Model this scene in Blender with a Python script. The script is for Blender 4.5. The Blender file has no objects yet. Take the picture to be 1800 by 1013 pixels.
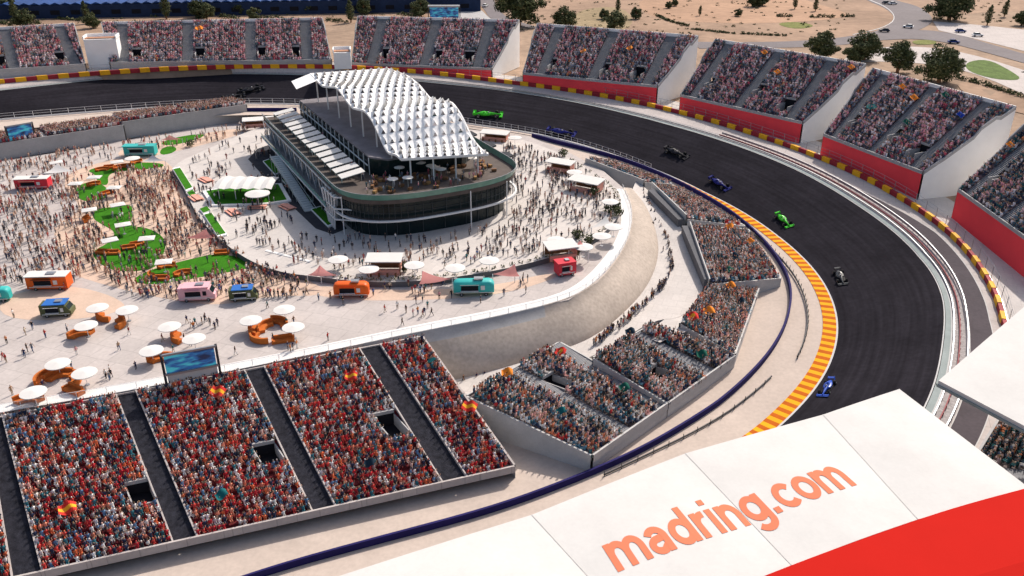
import bpy, bmesh, math, random
import numpy as np
from mathutils import Vector, Matrix
random.seed(7); RNG = np.random.default_rng(7)
sc = bpy.context.scene
col = sc.collection
R = math.radians
# ------------------------------------------------------------------ camera, sky, sun, exposure
CAM_H, CAM_F = 76.0, 1500.0
PITCH = math.atan((506.5 + 220) / CAM_F)
cp, sp = math.cos(PITCH), math.sin(PITCH)
cd = bpy.data.cameras.new("camera"); cam = bpy.data.objects.new("camera", cd); col.objects.link(cam)
cam.location = (0, 0, CAM_H); cam.rotation_euler = (math.pi / 2 - PITCH, 0, 0)
cd.sensor_width = 36; cd.lens = 36 * CAM_F / 1800; cd.clip_start = 0.5; cd.clip_end = 9000
sc.camera = cam
SUN_EL, SUN_AZ = 42, 34          # azimuth from +Y towards +X
w = bpy.data.worlds.new("World"); sc.world = w; w.use_nodes = True
nt = w.node_tree; bg = nt.nodes["Background"]
sky = nt.nodes.new("ShaderNodeTexSky"); sky.sky_type = 'NISHITA'; sky.sun_disc = False
sky.sun_elevation = R(SUN_EL); sky.sun_rotation = R(SUN_AZ); sky.air_density = 1.0; sky.dust_density = 4.0; sky.ozone_density = .6
nt.links.new(sky.outputs[0], bg.inputs[0]); bg.inputs[1].default_value = 0.135
sl = bpy.data.lights.new("sun", 'SUN'); sl.energy = 4.1; sl.angle = R(0.6); sl.color = (1, .925, .845)
so = bpy.data.objects.new("sun", sl); col.objects.link(so)
sd = Vector((-math.sin(R(SUN_AZ)) * math.cos(R(SUN_EL)), -math.cos(R(SUN_AZ)) * math.cos(R(SUN_EL)), -math.sin(R(SUN_EL))))
so.rotation_euler = sd.to_track_quat('-Z', 'Y').to_euler(); so.location = (60, 120, 160)
sc.view_settings.view_transform = 'Standard'; sc.view_settings.look = 'None'
sc.view_settings.gamma = 1; sc.view_settings.use_curve_mapping = False; sc.view_settings.exposure = 0.15
# ------------------------------------------------------------------ measuring helpers: a photo pixel to a point at a height
def P(x, y, z=0.0):
    u = (x - 900) / CAM_F; v = (506.5 - y) / CAM_F
    dx, dy, dz = u, cp + v * sp, -sp + v * cp
    t = (z - CAM_H) / dz
    return np.array([t * dx, t * dy, z])
def proj(q):
    x, y, z = q[0], q[1], q[2] - CAM_H
    zc = y * cp - z * sp; yc = y * sp + z * cp
    return 900 + CAM_F * x / zc, 506.5 - CAM_F * yc / zc, CAM_F / zc
CX, CY = -20.0, 190.0
def pol(th, r, z=0.0):
    return np.array([CX + r * math.cos(R(th)), CY + r * math.sin(R(th)), z])
def tr(q):
    return math.degrees(math.atan2(q[1] - CY, q[0] - CX)), math.hypot(q[0] - CX, q[1] - CY)
def lerp(a, b, t): return np.asarray(a) * (1 - t) + np.asarray(b) * t
# ------------------------------------------------------------------ materials
MATS = {}
def mat(name, c, rough=.8, noise=0.0, scale=.3, metal=0.0, bump=0.0, alpha=1.0, spec=.12, fine=0.0):
    if name in MATS: return MATS[name]
    m = bpy.data.materials.new(name); m.use_nodes = True; t = m.node_tree; b = t.nodes["Principled BSDF"]
    b.inputs["Base Color"].default_value = (*c, 1); b.inputs["Roughness"].default_value = rough
    b.inputs["Metallic"].default_value = metal; b.inputs["Specular IOR Level"].default_value = spec
    b.inputs["Alpha"].default_value = alpha
    if noise or bump:
        tc = t.nodes.new("ShaderNodeTexCoord"); n = t.nodes.new("ShaderNodeTexNoise")
        n.inputs["Scale"].default_value = scale; n.inputs["Detail"].default_value = 6; n.inputs["Roughness"].default_value = .65
        t.links.new(tc.outputs["Object"], n.inputs["Vector"])
        if noise:
            r = t.nodes.new("ShaderNodeMapRange"); r.inputs[1].default_value = .3; r.inputs[2].default_value = .7
            r.inputs[3].default_value = 1 - noise; r.inputs[4].default_value = 1 + noise
            t.links.new(n.outputs["Fac"], r.inputs[0]); last = r.outputs[0]
            if fine:
                n2 = t.nodes.new("ShaderNodeTexNoise"); n2.inputs["Scale"].default_value = scale * 12; n2.inputs["Detail"].default_value = 3
                t.links.new(tc.outputs["Object"], n2.inputs["Vector"])
                r2 = t.nodes.new("ShaderNodeMapRange"); r2.inputs[1].default_value = .3; r2.inputs[2].default_value = .7
                r2.inputs[3].default_value = 1 - fine; r2.inputs[4].default_value = 1 + fine
                t.links.new(n2.outputs["Fac"], r2.inputs[0])
                mm = t.nodes.new("ShaderNodeMath"); mm.operation = 'MULTIPLY'
                t.links.new(last, mm.inputs[0]); t.links.new(r2.outputs[0], mm.inputs[1]); last = mm.outputs[0]
            mx = t.nodes.new("ShaderNodeVectorMath"); mx.operation = 'SCALE'; mx.inputs[0].default_value = c
            t.links.new(last, mx.inputs["Scale"]); t.links.new(mx.outputs[0], b.inputs["Base Color"])
        if bump:
            bp = t.nodes.new("ShaderNodeBump"); bp.inputs["Strength"].default_value = bump; bp.inputs["Distance"].default_value = .1
            t.links.new(n.outputs["Fac"], bp.inputs["Height"]); t.links.new(bp.outputs[0], b.inputs["Normal"])
    MATS[name] = m; return m
def attr_mat(name, rough=.85):
    m = bpy.data.materials.new(name); m.use_nodes = True; t = m.node_tree
    a = t.nodes.new("ShaderNodeAttribute"); a.attribute_name = "tint"
    t.links.new(a.outputs["Color"], t.nodes["Principled BSDF"].inputs["Base Color"])
    t.nodes["Principled BSDF"].inputs["Roughness"].default_value = rough; return m
M = dict(
 plaza=mat("plaza_concrete", (.49, .44, .415), .85, .10, .12, fine=.06),
 sand_pave=mat("sandy_paving", (.58, .43, .335), .9, .10, .2, fine=.06),
 podium=mat("pale_podium_paving", (.57, .525, .49), .8, .07, .15, fine=.05),
 concrete=mat("grey_concrete", (.40, .39, .385), .85, .12, .25, fine=.06),
 darkconc=mat("dark_concrete", (.13, .13, .14), .85, .15, .3),
 stairdark=mat("dark_stair_surface", (.035, .035, .045), .85, .5, 1.2, fine=.5),
 stairgrey=mat("grey_stair_surface", (.24, .24, .25), .85, .15, .6),
 tan=mat("tan_stone_wall", (.46, .39, .33), .9, .13, .12, bump=.2, fine=.12),
 runoff=mat("beige_runoff", (.51, .425, .365), .95, .08, .12, fine=.06),
 asphalt=mat("track_asphalt", (.0215, .0195, .0245), .95, .22, .09, fine=.12, spec=.02),
 lane=mat("service_asphalt", (.075, .062, .07), .85, .15, .15, fine=.1),
 road=mat("road_asphalt", (.17, .15, .155), .85, .12, .06, fine=.1),
 line=mat("white_line_paint", (.52, .51, .50), .8, .06, .5),
 teal_band=mat("grey_green_kerb", (.25, .29, .285), .7, .15, .3),
 grate=mat("pale_grating", (.34, .315, .31), .8, .35, 2.0),
 yellow=mat("yellow_paint", (.74, .36, .015), .95, .08, .6), orange_p=mat("orange_paint", (.48, .11, .01), .95, .1, .6),
 maroon=mat("maroon_panel", (.33, .03, .04), .6, .1, .5), byellow=mat("amber_panel", (.85, .42, .02), .6, .08, .5),
 navy=mat("navy_wall_paint", (.02, .016, .095), .8, .15, .3),
 red=mat("red_wall_paint", (.92, .075, .09), .85, .06, .1), white=mat("white_wall_paint", (.88, .87, .85), .7, .05, .2),
 sand=mat("dry_sand_ground", (.32, .215, .15), .95, .26, .025, fine=.12),
 earth=mat("pale_earth", (.32, .225, .16), .95, .28, .03, fine=.15),
 lawn=mat("artificial_lawn", (.035, .165, .006), .95, .2, .6, fine=.25),
 drygrass=mat("dry_grass", (.16, .17, .05), .95, .3, .15, fine=.3),
 glass=mat("dark_green_glass", (.008, .018, .02), .15, .3, .3, spec=.25), tealglass=mat("teal_glass_balustrade", (.10, .24, .19), .15, .2, .4, spec=.6),
 steel=mat("white_painted_steel", (.72, .72, .72), .45), greysteel=mat("grey_steel", (.33, .34, .36), .4, metal=.6),
 darksteel=mat("dark_steel", (.05, .05, .055), .5), blacktyre=mat("black_rubber", (.02, .02, .02), .8),
 membrane=mat("white_membrane", (.60, .585, .56), .9, .05, .25, spec=.1, fine=.02, bump=.25), canopy=mat("canopy_shell", (.90, .885, .86), .8, .05, .3),
 void=mat("dark_opening", (.015, .015, .02), .9),
 sofa=mat("orange_upholstery", (.50, .14, .03), .85, .15, 1.5), salmon=mat("salmon_fabric", (.75, .36, .28), .85, .1, 1.0),
 cloth=mat("white_cloth", (.66, .64, .61), .85, .04, 1.0), wood=mat("brown_timber", (.20, .10, .05), .7, .3, 1.5),
 text=mat("salmon_lettering", (.66, .195, .105), .9),
 leaf=None)
# ------------------------------------------------------------------ mesh builder
def joints(m, size, dark):     # paving joints and a few darker slabs
    t = m.node_tree; b = t.nodes["Principled BSDF"]; src = b.inputs["Base Color"].links[0].from_socket
    tc = t.nodes.new("ShaderNodeTexCoord"); mp = t.nodes.new("ShaderNodeMapping"); mp.inputs["Rotation"].default_value = (0, 0, .35); mp.inputs["Scale"].default_value = (1 / size,) * 3
    br = t.nodes.new("ShaderNodeTexBrick"); br.offset = 0.5; br.inputs["Color1"].default_value = (1, 1, 1, 1); br.inputs["Color2"].default_value = (.93, .93, .93, 1); br.inputs["Mortar"].default_value = (dark, dark, dark, 1)
    br.inputs["Scale"].default_value = 1; br.inputs["Mortar Size"].default_value = .012; br.inputs["Brick Width"].default_value = 1; br.inputs["Row Height"].default_value = 1
    mx = t.nodes.new("ShaderNodeVectorMath"); mx.operation = 'MULTIPLY'
    t.links.new(tc.outputs["Object"], mp.inputs[0]); t.links.new(mp.outputs[0], br.inputs["Vector"]); t.links.new(src, mx.inputs[0]); t.links.new(br.outputs["Color"], mx.inputs[1]); t.links.new(mx.outputs[0], b.inputs["Base Color"])
joints(M['plaza'], 4.0, .72); joints(M['podium'], 3.0, .78)
ROOTLOC = {}
class MB:
    def __init__(s): s.v = []; s.f = []; s.m = []
    def add(s, pts, faces, m=0):
        o = len(s.v); s.v.extend([tuple(map(float, p)) for p in pts])
        for f in faces: s.f.append(tuple(o + i for i in f)); s.m.append(m)
        return s
    def poly(s, pts, m=0): return s.add(pts, [tuple(range(len(pts)))], m)
    def box(s, c, size, rz=0, m=0, taper=1.0):
        x, y, z = [k / 2 for k in size]; ca, sa = math.cos(rz), math.sin(rz); pts = []
        for zz, t in ((-z, 1), (z, taper)):
            for a, b in ((-x, -y), (x, -y), (x, y), (-x, y)):
                pts.append((c[0] + (a * ca - b * sa) * t, c[1] + (a * sa + b * ca) * t, c[2] + zz))
        return s.add(pts, [(3, 2, 1, 0), (4, 5, 6, 7), (0, 1, 5, 4), (1, 2, 6, 5), (2, 3, 7, 6), (3, 0, 4, 7)], m)
    def bar(s, a, b, wd, hh, m=0):       # box beam from a to b, its top hh above the line
        a = np.asarray(a, float); b = np.asarray(b, float); d = b - a; L = math.hypot(d[0], d[1]) or 1e-6
        n = np.array([-d[1] / L, d[0] / L, 0]) * wd / 2; u = np.array([0, 0, hh])
        pts = [a - n, b - n, b + n, a + n, a - n + u, b - n + u, b + n + u, a + n + u]
        return s.add(pts, [(3, 2, 1, 0), (4, 5, 6, 7), (0, 1, 5, 4), (1, 2, 6, 5), (2, 3, 7, 6), (3, 0, 4, 7)], m)
    def prism(s, pts, h, m=0, ms=None, bottom=False):  # pts: 3D top outline; h: drop
        n = len(pts); top = [tuple(p) for p in pts]; bot = [(p[0], p[1], p[2] - h) for p in pts]
        a = sum(top[i][0] * top[(i + 1) % n][1] - top[(i + 1) % n][0] * top[i][1] for i in range(n))
        if a < 0: top.reverse(); bot.reverse()
        s.add(top, [tuple(range(n))], m)
        s.add(top + bot, [(i, n + i, n + (i + 1) % n, (i + 1) % n) for i in range(n)], m if ms is None else ms)
        if bottom: s.add(bot, [tuple(reversed(range(n)))], m)
        return s
    def tube(s, a, b, r0, r1=None, n=8, m=0, caps=True):
        r1 = r0 if r1 is None else r1
        a = Vector(a); b = Vector(b); d = (b - a); q = d.to_track_quat('Z', 'Y'); pts = []
        for c, r in ((a, r0), (b, r1)):
            for k in range(n):
                t = 2 * math.pi * k / n; pts.append(c + q @ Vector((r * math.cos(t), r * math.sin(t), 0)))
        fs = [(k, (k + 1) % n, n + (k + 1) % n, n + k) for k in range(n)]
        if caps: fs += [tuple(reversed(range(n))), tuple(range(n, 2 * n))]
        return s.add(pts, fs, m)
    def grid(s, rows, m=0, mfun=None, close=False):
        nr, nc = len(rows), len(rows[0]); pts = [p for r in rows for p in r]; o = len(s.v)
        s.v.extend([tuple(map(float, p)) for p in pts])
        for i in range(nr - 1):
            for j in range(nc if close else nc - 1):
                k = (j + 1) % nc
                s.f.append((o + i * nc + j, o + i * nc + k, o + (i + 1) * nc + k, o + (i + 1) * nc + j))
                s.m.append(mfun(i, j) if mfun else m)
        return s
    def disc(s, c, r, h, n=16, m=0, rise=0):   # flat round with thickness
        t = [(c[0] + r * math.cos(2 * math.pi * k / n), c[1] + r * math.sin(2 * math.pi * k / n), c[2]) for k in range(n)]
        b = [(p[0], p[1], p[2] - h) for p in t]
        s.add(t + [(c[0], c[1], c[2] + rise)], [(k, (k + 1) % n, n) for k in range(n)], m)
        s.add(t + b, [(k, n + k, n + (k + 1) % n, (k + 1) % n) for k in range(n)], m)
        return s.add(b + [(c[0], c[1], c[2] - h + rise * .9)], [((k + 1) % n, k, n) for k in range(n)], m)
    def ball(s, c, r, n=10, k=6, m=0):
        rows = []
        for i in range(k + 1):
            ph = math.pi * i / k - math.pi / 2
            rows.append([(c[0] + r[0] * math.cos(ph) * math.cos(2 * math.pi * j / n), c[1] + r[1] * math.cos(ph) * math.sin(2 * math.pi * j / n), c[2] + r[2] * math.sin(ph)) for j in range(n)])
        return s.grid(rows, m, close=True)
    def build(s, name, mats, parent=None, smooth=False):
        me = bpy.data.meshes.new(name); off = ROOTLOC.get(parent.name, (0, 0, 0)) if parent else (0, 0, 0)
        vs = s.v if off == (0, 0, 0) else [(a - off[0], b - off[1], c - off[2]) for a, b, c in s.v]
        me.from_pydata(vs, [], s.f)
        for mm in (mats if isinstance(mats, (list, tuple)) else [mats]): me.materials.append(mm)
        me.polygons.foreach_set("material_index", np.array(s.m, dtype=np.int32))
        if smooth: me.polygons.foreach_set("use_smooth", np.ones(len(s.f), dtype=bool))
        me.update(); me.validate()
        o = bpy.data.objects.new(name, me); col.objects.link(o)
        if parent:
            o.parent = parent; ROOTLOC[o.name] = off
        return o
def tag(o, label=None, cat=None, group=None, kind=None):
    if label: o["label"] = label
    if cat: o["category"] = cat
    if group: o["group"] = group
    if kind: o["kind"] = kind
    return o
def empty(name, loc, label, cat, group=None):
    o = bpy.data.objects.new(name, None); col.objects.link(o); o.location = tuple(map(float, loc)); o.empty_display_size = .5
    ROOTLOC[o.name] = tuple(map(float, loc)); return tag(o, label, cat, group)
def kids(o): return [c for c in KIDS.get(o.name, [])] if o.name in KIDS else list(o.children)
KIDS = {}
def copy_tree(o, loc=None, rz=None, label=None, group=None, swap=None, parent=None, scale=None):
    c = o.copy(); col.objects.link(c)
    if parent: c.parent = parent
    if loc is not None: c.location = tuple(map(float, loc))
    if rz is not None: c.rotation_euler = (0, 0, rz)
    if scale: c.scale = (scale,) * 3 if not isinstance(scale, tuple) else scale
    if label: c["label"] = label
    if group: c["group"] = group
    if swap and c.type == 'MESH': recolour(c, swap)
    for ch in kids(o): copy_tree(ch, parent=c, swap=swap)
    return c
def recolour(c, swap):
    for s in c.material_slots:
        if s.material and s.material.name in swap:
            mm = swap[s.material.name]; s.link = 'OBJECT'; s.material = mm
def place(proto, state, loc, rz, label, group=None, swap=None, scale=None):
    """first use moves the first one built, later uses copy it"""
    if not state.get('u'):
        state['u'] = True; state['src'] = proto
    c = copy_tree(proto, loc, rz, label, group, swap, scale=scale)
    return c
def drop(o):
    for c in list(o.children): drop(c)
    bpy.data.objects.remove(o, do_unlink=True)
def struct(o): o["kind"] = "structure"; return o
# ------------------------------------------------------------------ the ring: traced lines of the circuit as radius and height over angle
TH_ZI = ([-140, -90, -45, -29, -18, -7, 9, 29, 49, 69, 88, 126, 150], [-12, -12, -12, -11, -10, -9, -8, -6, -3, -1, 0, 3, 4])
TH_ZO = ([-140, -60, -25, -16, -4, 11, 23, 38, 53, 77, 96, 114, 134, 150], [-6, -6, -5, -4, -4, -2, 0, 2, 4, 6, 8, 9, 10, 11])
TH_ZB = ([-140, -45, -18, -15, -1, 15, 35, 55, 82, 109, 132, 150], [-6, -6, -5, -4, -2, 0, 2, 5, 8, 11, 12, 12])
def zi(th): return float(np.interp(th, *TH_ZI))
def zo(th): return float(np.interp(th, *TH_ZO))
def zb(th): return float(np.interp(th, *TH_ZB))
def trace(pts, extra=()):
    a = [tr(P(*p)) for p in pts] + list(extra); a.sort()
    t = np.array([k[0] for k in a]); r = np.array([k[1] for k in a])
    tt = np.arange(-136, 162.01, 1.0); rr = np.interp(tt, t, r)
    k = np.exp(-.5 * (np.arange(-12, 13) / 4.5) ** 2); k /= k.sum(); rp = np.pad(rr, 12, mode='reflect', reflect_type='odd'); rr = np.convolve(rp, k, 'valid')
    return lambda th: float(np.interp(th, tt, rr))
NEAR = [(-136, 205), (-128, 164)]
r_blue = trace([(440,197,3),(963,250,-1),(1100,285,-3),(1250,352,-6),(1350,435,-8),(1391,510,-9),(1378,575,-10),(1310,665,-11),(1200,750,-12),(1000,848,-12),(700,940,-12),(420,1010,-12)], [(-136,195),(-128,160),(150,160),(160,184)])
r_in = trace([(0,212,4),(200,193,4),(400,183,3),(813,217,0),(967,240,-1),(1100,280,-3),(1237,338,-6),(1367,415,-8),(1447,495,-9),(1474,565,-10),(1457,645,-11),(1370,748,-12)], [(-60,94),(-75,99),(-88,106),(-100,115),(-128,178),(-136,215),(160,192)])
r_out = trace([(0,160,11),(233,135,10),(533,133,9),(740,145,8),(933,167,6),(1133,210,4),(1267,248,2),(1400,300,0),(1500,358,-2),(1617,451,-4),(1658,528,-4),(1650,605,-5)], [(-40,113),(-60,114),(-75,118),(-88,124),(-100,136),(-128,200),(-136,240),(160,197)])
r_bar = trace([(0,147,12),(267,126,12),(597,121,11),(883,147,8),(1150,190,5),(1343,245,2),(1533,323,0),(1680,421,-2),(1753,535,-4),(1760,568,-5)], [(-40,125),(-60,126),(-75,130),(-88,137),(-100,150),(-128,216),(-136,258),(160,205)])
ZFAR = 8.0
def terr(x, y):
    th, r = tr((x, y)); t2 = max(-136, min(160, th)) if -168 < th else 160
    rb = r_bar(t2); z = zb(t2)
    if r < rb: return z - .15
    k = min(1, max(0, (r - rb - 10) / 90.0)); k = k * k * (3 - 2 * k)
    return (z - .15) * (1 - k) + ZFAR * k
def PT(x, y, up=0.0):
    q = P(x, y, 5)
    for _ in range(8): q = P(x, y, terr(q[0], q[1]) + up)
    return q
# ground: one sheet, outer land following the ring, out to the horizon; a sunken bed inside it
rows = []
offs = [0, 5, 10, 16, 24, 32, 42, 54, 68, 82, 96, 110, 140, 180, 230, 300, 420, 600, 1000, 2000, 5000]
ths = list(np.arange(-180, 180, 1.5))
inner = []; 
for t in ths:
    t2 = max(-136, min(160, t)); rb = r_bar(t2) if t > -168 else r_bar(160)
    rr = [(.01, -14.2), (rb * .5, -14.2), (rb - .8, -14.2)]
    row = [pol(t, a, z) for a, z in rr]
    for o in offs:
        q = pol(t, rb + o); q[2] = terr(q[0], q[1]); row.append(q)
    rows.append(row)
rows.append(rows[0])
g = MB().grid(rows).build("ground", M['earth'], smooth=True); struct(g)
def ribbon(name, fa, fb, t0, t1, m, lift=0, step=1.0, mfun=None, mats=None, n=1):
    rows = []; t = t0
    while t <= t1 + 1e-6:
        a, b = fa(t), fb(t); rows.append([lerp(a, b, k / n) + np.array([0, 0, lift]) for k in range(n + 1)]); t += step
    b = MB().grid(rows, 0, mfun); o = b.build(name, mats or m, smooth=True); return struct(o)
def on(rf, zf, dr=0, dz=0): return lambda t: pol(t, rf(t) + dr, zf(t) + dz)
def mixr(k, dz=0):   # k from 0 at the track's outer edge to 1 at the barrier
    def f(t):
        r = r_out(t) * (1 - k) + r_bar(t) * k; z = zo(t) * (1 - k) + zb(t) * k; return pol(t, r, z + dz)
    return f
ribbon("run_off_area", lambda t: pol(t, 50, zi(t) - .05), on(r_in, zi, -.3, -.05), -136, 40, M['runoff'])
for t0_, t1_, w_ in ((40, 72, -16), (72, 112, -6), (112, 160, -19)): ribbon("inner_verge", on(r_in, zi, w_, -.05), on(r_in, zi, 0, -.05), t0_, t1_, M['runoff'])
trk = ribbon("race_track", on(r_in, zi), on(r_out, zo), -136, 160, M['asphalt'], n=12)
uvl = trk.data.uv_layers.new(name="lanes"); li = np.zeros(len(trk.data.loops), dtype=np.int32); trk.data.loops.foreach_get("vertex_index", li)
uvl.data.foreach_set("uv", np.stack([(li % 13) / 12.0, (li // 13) * 1.8], 1).astype(np.float32).ravel())
def streaks(m):       # rubber laid along the racing direction
    t = m.node_tree; b = t.nodes["Principled BSDF"]; src = b.inputs["Base Color"].links[0].from_socket
    uv = t.nodes.new("ShaderNodeUVMap"); uv.uv_map = "lanes"; mp = t.nodes.new("ShaderNodeMapping"); mp.inputs["Scale"].default_value = (22, .035, 1)
    n = t.nodes.new("ShaderNodeTexNoise"); n.inputs["Scale"].default_value = 1; n.inputs["Detail"].default_value = 4; r = t.nodes.new("ShaderNodeMapRange")
    r.inputs[1].default_value = .32; r.inputs[2].default_value = .7; r.inputs[3].default_value = .8; r.inputs[4].default_value = 1.25
    s = t.nodes.new("ShaderNodeVectorMath"); s.operation = 'SCALE'
    t.links.new(uv.outputs[0], mp.inputs[0]); t.links.new(mp.outputs[0], n.inputs["Vector"]); t.links.new(n.outputs["Fac"], r.inputs[0]); t.links.new(src, s.inputs[0]); t.links.new(r.outputs[0], s.inputs["Scale"]); t.links.new(s.outputs[0], b.inputs["Base Color"])
streaks(M['asphalt'])
ribbon("inner_edge_line", on(r_in, zi, -.25, .02), on(r_in, zi, .12, .03), -136, 160, M['line'], .01)
def kw(t): return 2.7 * min(1, max(0.05, (t + 80) / 25)) * min(1, max(0.0, (50 - t) / 25)) + .02
ribbon("track_kerb", lambda t: pol(t, r_in(t) - .25 - kw(t), zi(t) + .05), lambda t: pol(t, r_in(t) - .25, zi(t) + .04), -76, 49, None, .0, step=.74,
       mfun=lambda i, j: i % 2, mats=[M['yellow'], M['orange_p']])
ribbon("far_track_kerb", on(r_in, zi, -1.2, .05), on(r_in, zi, -.25, .04), 105, 160, None, 0, step=.6, mfun=lambda i, j: i % 2, mats=[M['line'], M['orange_p']])
ribbon("outer_edge_line", mixr(.005, .03), mixr(.026, .03), -136, 160, M['line'])
ribbon("outer_kerb_band", mixr(.035, .02), mixr(.13, .02), -136, 160, M['teal_band'])
ribbon("outer_kerb_line", mixr(.13, .025), mixr(.15, .025), -136, 110, M['line'])
ribbon("grating_strip", mixr(.15, .02), mixr(.36, .02), -136, 160, M['grate'])
ribbon("outer_concrete", mixr(.36, 0), mixr(1.0, 0), -136, 160, M['plaza'])
def lane(k0, k1):
    return lambda t: mixr(k0 + (k1 - k0) * min(1, max(0.02, (19 - t) / 18)), .03)(t)
ribbon("service_lane", mixr(.425, .03), lane(.42, .78), -136, 18.5, M['lane'], lift=.04)
ribbon("lane_edge_line", lambda t: lane(.42, .78)(t) + [0, 0, .05], lambda t: lane(.42, .795)(t) + [0, 0, .05], -136, 17, M['line'])
ribbon("lane_inner_line", mixr(.412, .08), mixr(.425, .08), -136, 18, M['line'])
ribbon("outer_apron", lambda t: pol(t, r_bar(t), zb(t) - .05), lambda t: pol(t, r_bar(t) + 13, zb(t) - .05), -136, 160, M['podium'])
# guard rails, barrier walls and debris fences: each one long thing
def wall_along(name, rf, zf, t0, t1, wd, h, mats, label, cat, step=1.0, mfun=None, lift=0.0):
    rows = []; t = t0
    while t <= t1 + 1e-6:
        r, z = rf(t), zf(t) + lift
        rows.append([pol(t, r - wd / 2, z - .3), pol(t, r - wd / 2, z + h), pol(t, r + wd / 2, z + h), pol(t, r + wd / 2, z - .3)]); t += step
    return tag(MB().grid(rows, 0, mfun).build(name, mats), label, cat)
for t0, t1, lb in ((-136, 72, "long dark navy wall curving round the inside of the bend below the stands"), (118, 128, "short navy wall piece left of the white canopy building, beside far track")):
    wall_along("safety_wall", r_blue, zi, t0, t1, .42, 1.15, M['navy'], lb, "wall")
arc = lambda t, f=1.0: 2 * math.pi * r_bar(t) / 360 * f
rows = []; t = -136; seg = 0; mi = []
while t < 160:
    st = 360 * (3.0) / (2 * math.pi * r_bar(t)); nxt = t + st
    rows.append((t, seg)); t = nxt; seg += 1
bw = MB(); pr = None
for k in range(len(rows) - 1):
    a, b = rows[k][0], rows[k + 1][0]; hh = 1.25; m_ = 1 if k % 2 else 0; ww = .45 if m_ else .38
    sec = []
    for q in (a, (a + b) / 2, b):
        r, z = r_bar(q), zb(q); sec.append([pol(q, r - ww, z - .2), pol(q, r - ww, z + hh + .1 * m_), pol(q, r + ww, z + hh + .1 * m_), pol(q, r + ww, z - .2)])
    bw.grid(sec, m_)
tag(bw.build("safety_barrier", [M['maroon'], M['byellow']]), "long barrier of alternating amber and maroon blocks round the outside of the track", "barrier")
def rail(name, rf, zf, t0, t1, label, h=1.0, posth=1.0, every=1.5, m=M['greysteel'], fence=None, cat="guard rail", wires=2):
    root = empty(name, pol((t0 + t1) / 2, rf((t0 + t1) / 2), zf((t0 + t1) / 2)), label, cat)
    rows = []; t = t0
    while t <= t1 + 1e-6:
        r, z = rf(t), zf(t); rows.append([pol(t, r - .1, z + h * .35), pol(t, r - .1, z + h), pol(t, r + .1, z + h), pol(t, r + .1, z + h * .35)]); t += 1.0
    MB().grid(rows, close=True).build("rail", m, root)
    b = MB(); t = t0
    while t <= t1:
        q = pol(t, rf(t) + .15, zf(t) - .1); b.tube(q, q + np.array([0, 0, posth + .1]), .07, n=5); t += every
    o = b.build("posts", m, root); o["kind"] = "stuff"
    if fence:
        b = MB()
        for k in range(wires):
            t = t0; hz = h + (posth - h) * (k + 1) / wires
            while t < t1:
                b.tube(pol(t, rf(t) + .15, zf(t) + hz), pol(t + 2, rf(t + 2) + .15, zf(t + 2) + hz), .035, n=4, caps=False); t += 2
        b.build("wire_mesh", m, root)
    return root
rail("guard_rail", lambda t: r_out(t) * .62 + r_bar(t) * .38, lambda t: zo(t) * .62 + zb(t) * .38, -100, 40, "pale double guard rail with posts along the outer side of the near bend", 1.0, 1.1, 1.2, M['greysteel'])
rail("guard_rail", lambda t: r_out(t) * .74 + r_bar(t) * .26, lambda t: zo(t) * .74 + zb(t) * .26, -100, 40, "thin red edged guard rail nearest the asphalt on the outside of the bend", .6, .7, 1.2, mat("faded_red_rail", (.30, .11, .11), .8))
rail("guard_rail", lambda t: r_out(t) * .83 + r_bar(t) * .17, lambda t: zo(t) * .83 + zb(t) * .17, -100, 100, "lowest pale rail right beside the track's outer edge", .5, .6, 1.2, M['greysteel'])
rail("guard_rail", lambda t: r_in(t) - 2.6, zi, 42, 160, "low inner guard rail with thin posts along the far track", .8, 2.4, 1.6, M['steel'], fence=True)
rail("debris_fence", lambda t: r_bar(t) + 1.0, zb, -20, 160, "tall thin catch fence behind the amber and maroon barrier", .4, 3.2, 2.0, M['greysteel'], fence=True, cat="fence", wires=3)
rail("debris_fence", lambda t: r_in(t) - 2.2 - kw(t) - 1.2, zi, -29, 20, "low dark fence just inside the yellow kerb", .7, 1.3, 1.5, M['darksteel'], cat="fence")
rail("debris_fence", lambda t: r_in(t) - 8.2 + 2.0 * (t + 36) / 30, zi, -66, -35, "thin dark posted fence crossing the beige run off above the white roof", .4, 1.1, 2.4, M['darksteel'], cat="fence")
# ------------------------------------------------------------------ plaza, podium, retaining wall, concourse
edge = [(-420,800),(0,722),(210,688),(420,648),(600,612),(740,583),(880,556),(1000,527),(1050,497),(1090,450),(1107,418),(1113,390),(1110,362),(1095,330),(1060,300),(1000,268),(930,240),(813,226),(650,210),(490,206),(430,212),(250,241),(100,268),(0,283),(-300,325)]
EP = [P(x, y, 0) for x, y in edge]
pb = MB().prism(EP, 13.8); struct(pb.build("plaza_paving", M['plaza']))
def blob(name, pts, z, m, d=.02, smooth=3):
    q = [P(x, y, z) for x, y in pts]
    for _ in range(smooth):
        n = len(q); q2 = []
        for i in range(n):
            a, b = q[i], q[(i + 1) % n]; q2 += [a * .75 + b * .25, a * .25 + b * .75]
        q = q2
    b = MB().prism(q, d); return struct(b.build(name, m))
# sandy patches between lawns
blob("sandy_path", [(120,300),(250,268),(300,285),(330,340),(380,415),(440,460),(520,480),(590,520),(470,520),(380,540),(260,520),(180,500),(120,480),(85,400),(150,370),(110,330)], .012, M['sand_pave'], .01, 2)
blob("sandy_path", [(200,262),(330,240),(420,224),(430,235),(330,262),(220,285)], .016, M['sand_pave'], .01, 2)
blob("sandy_path", [(0,520),(120,500),(200,520),(230,545),(120,565),(0,560)], .016, M['sand_pave'], .01, 2)
blob("sandy_path", [(540,500),(680,512),(860,505),(960,480),(990,485),(880,520),(700,530),(560,525)], .016, M['sand_pave'], .01, 2)
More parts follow.
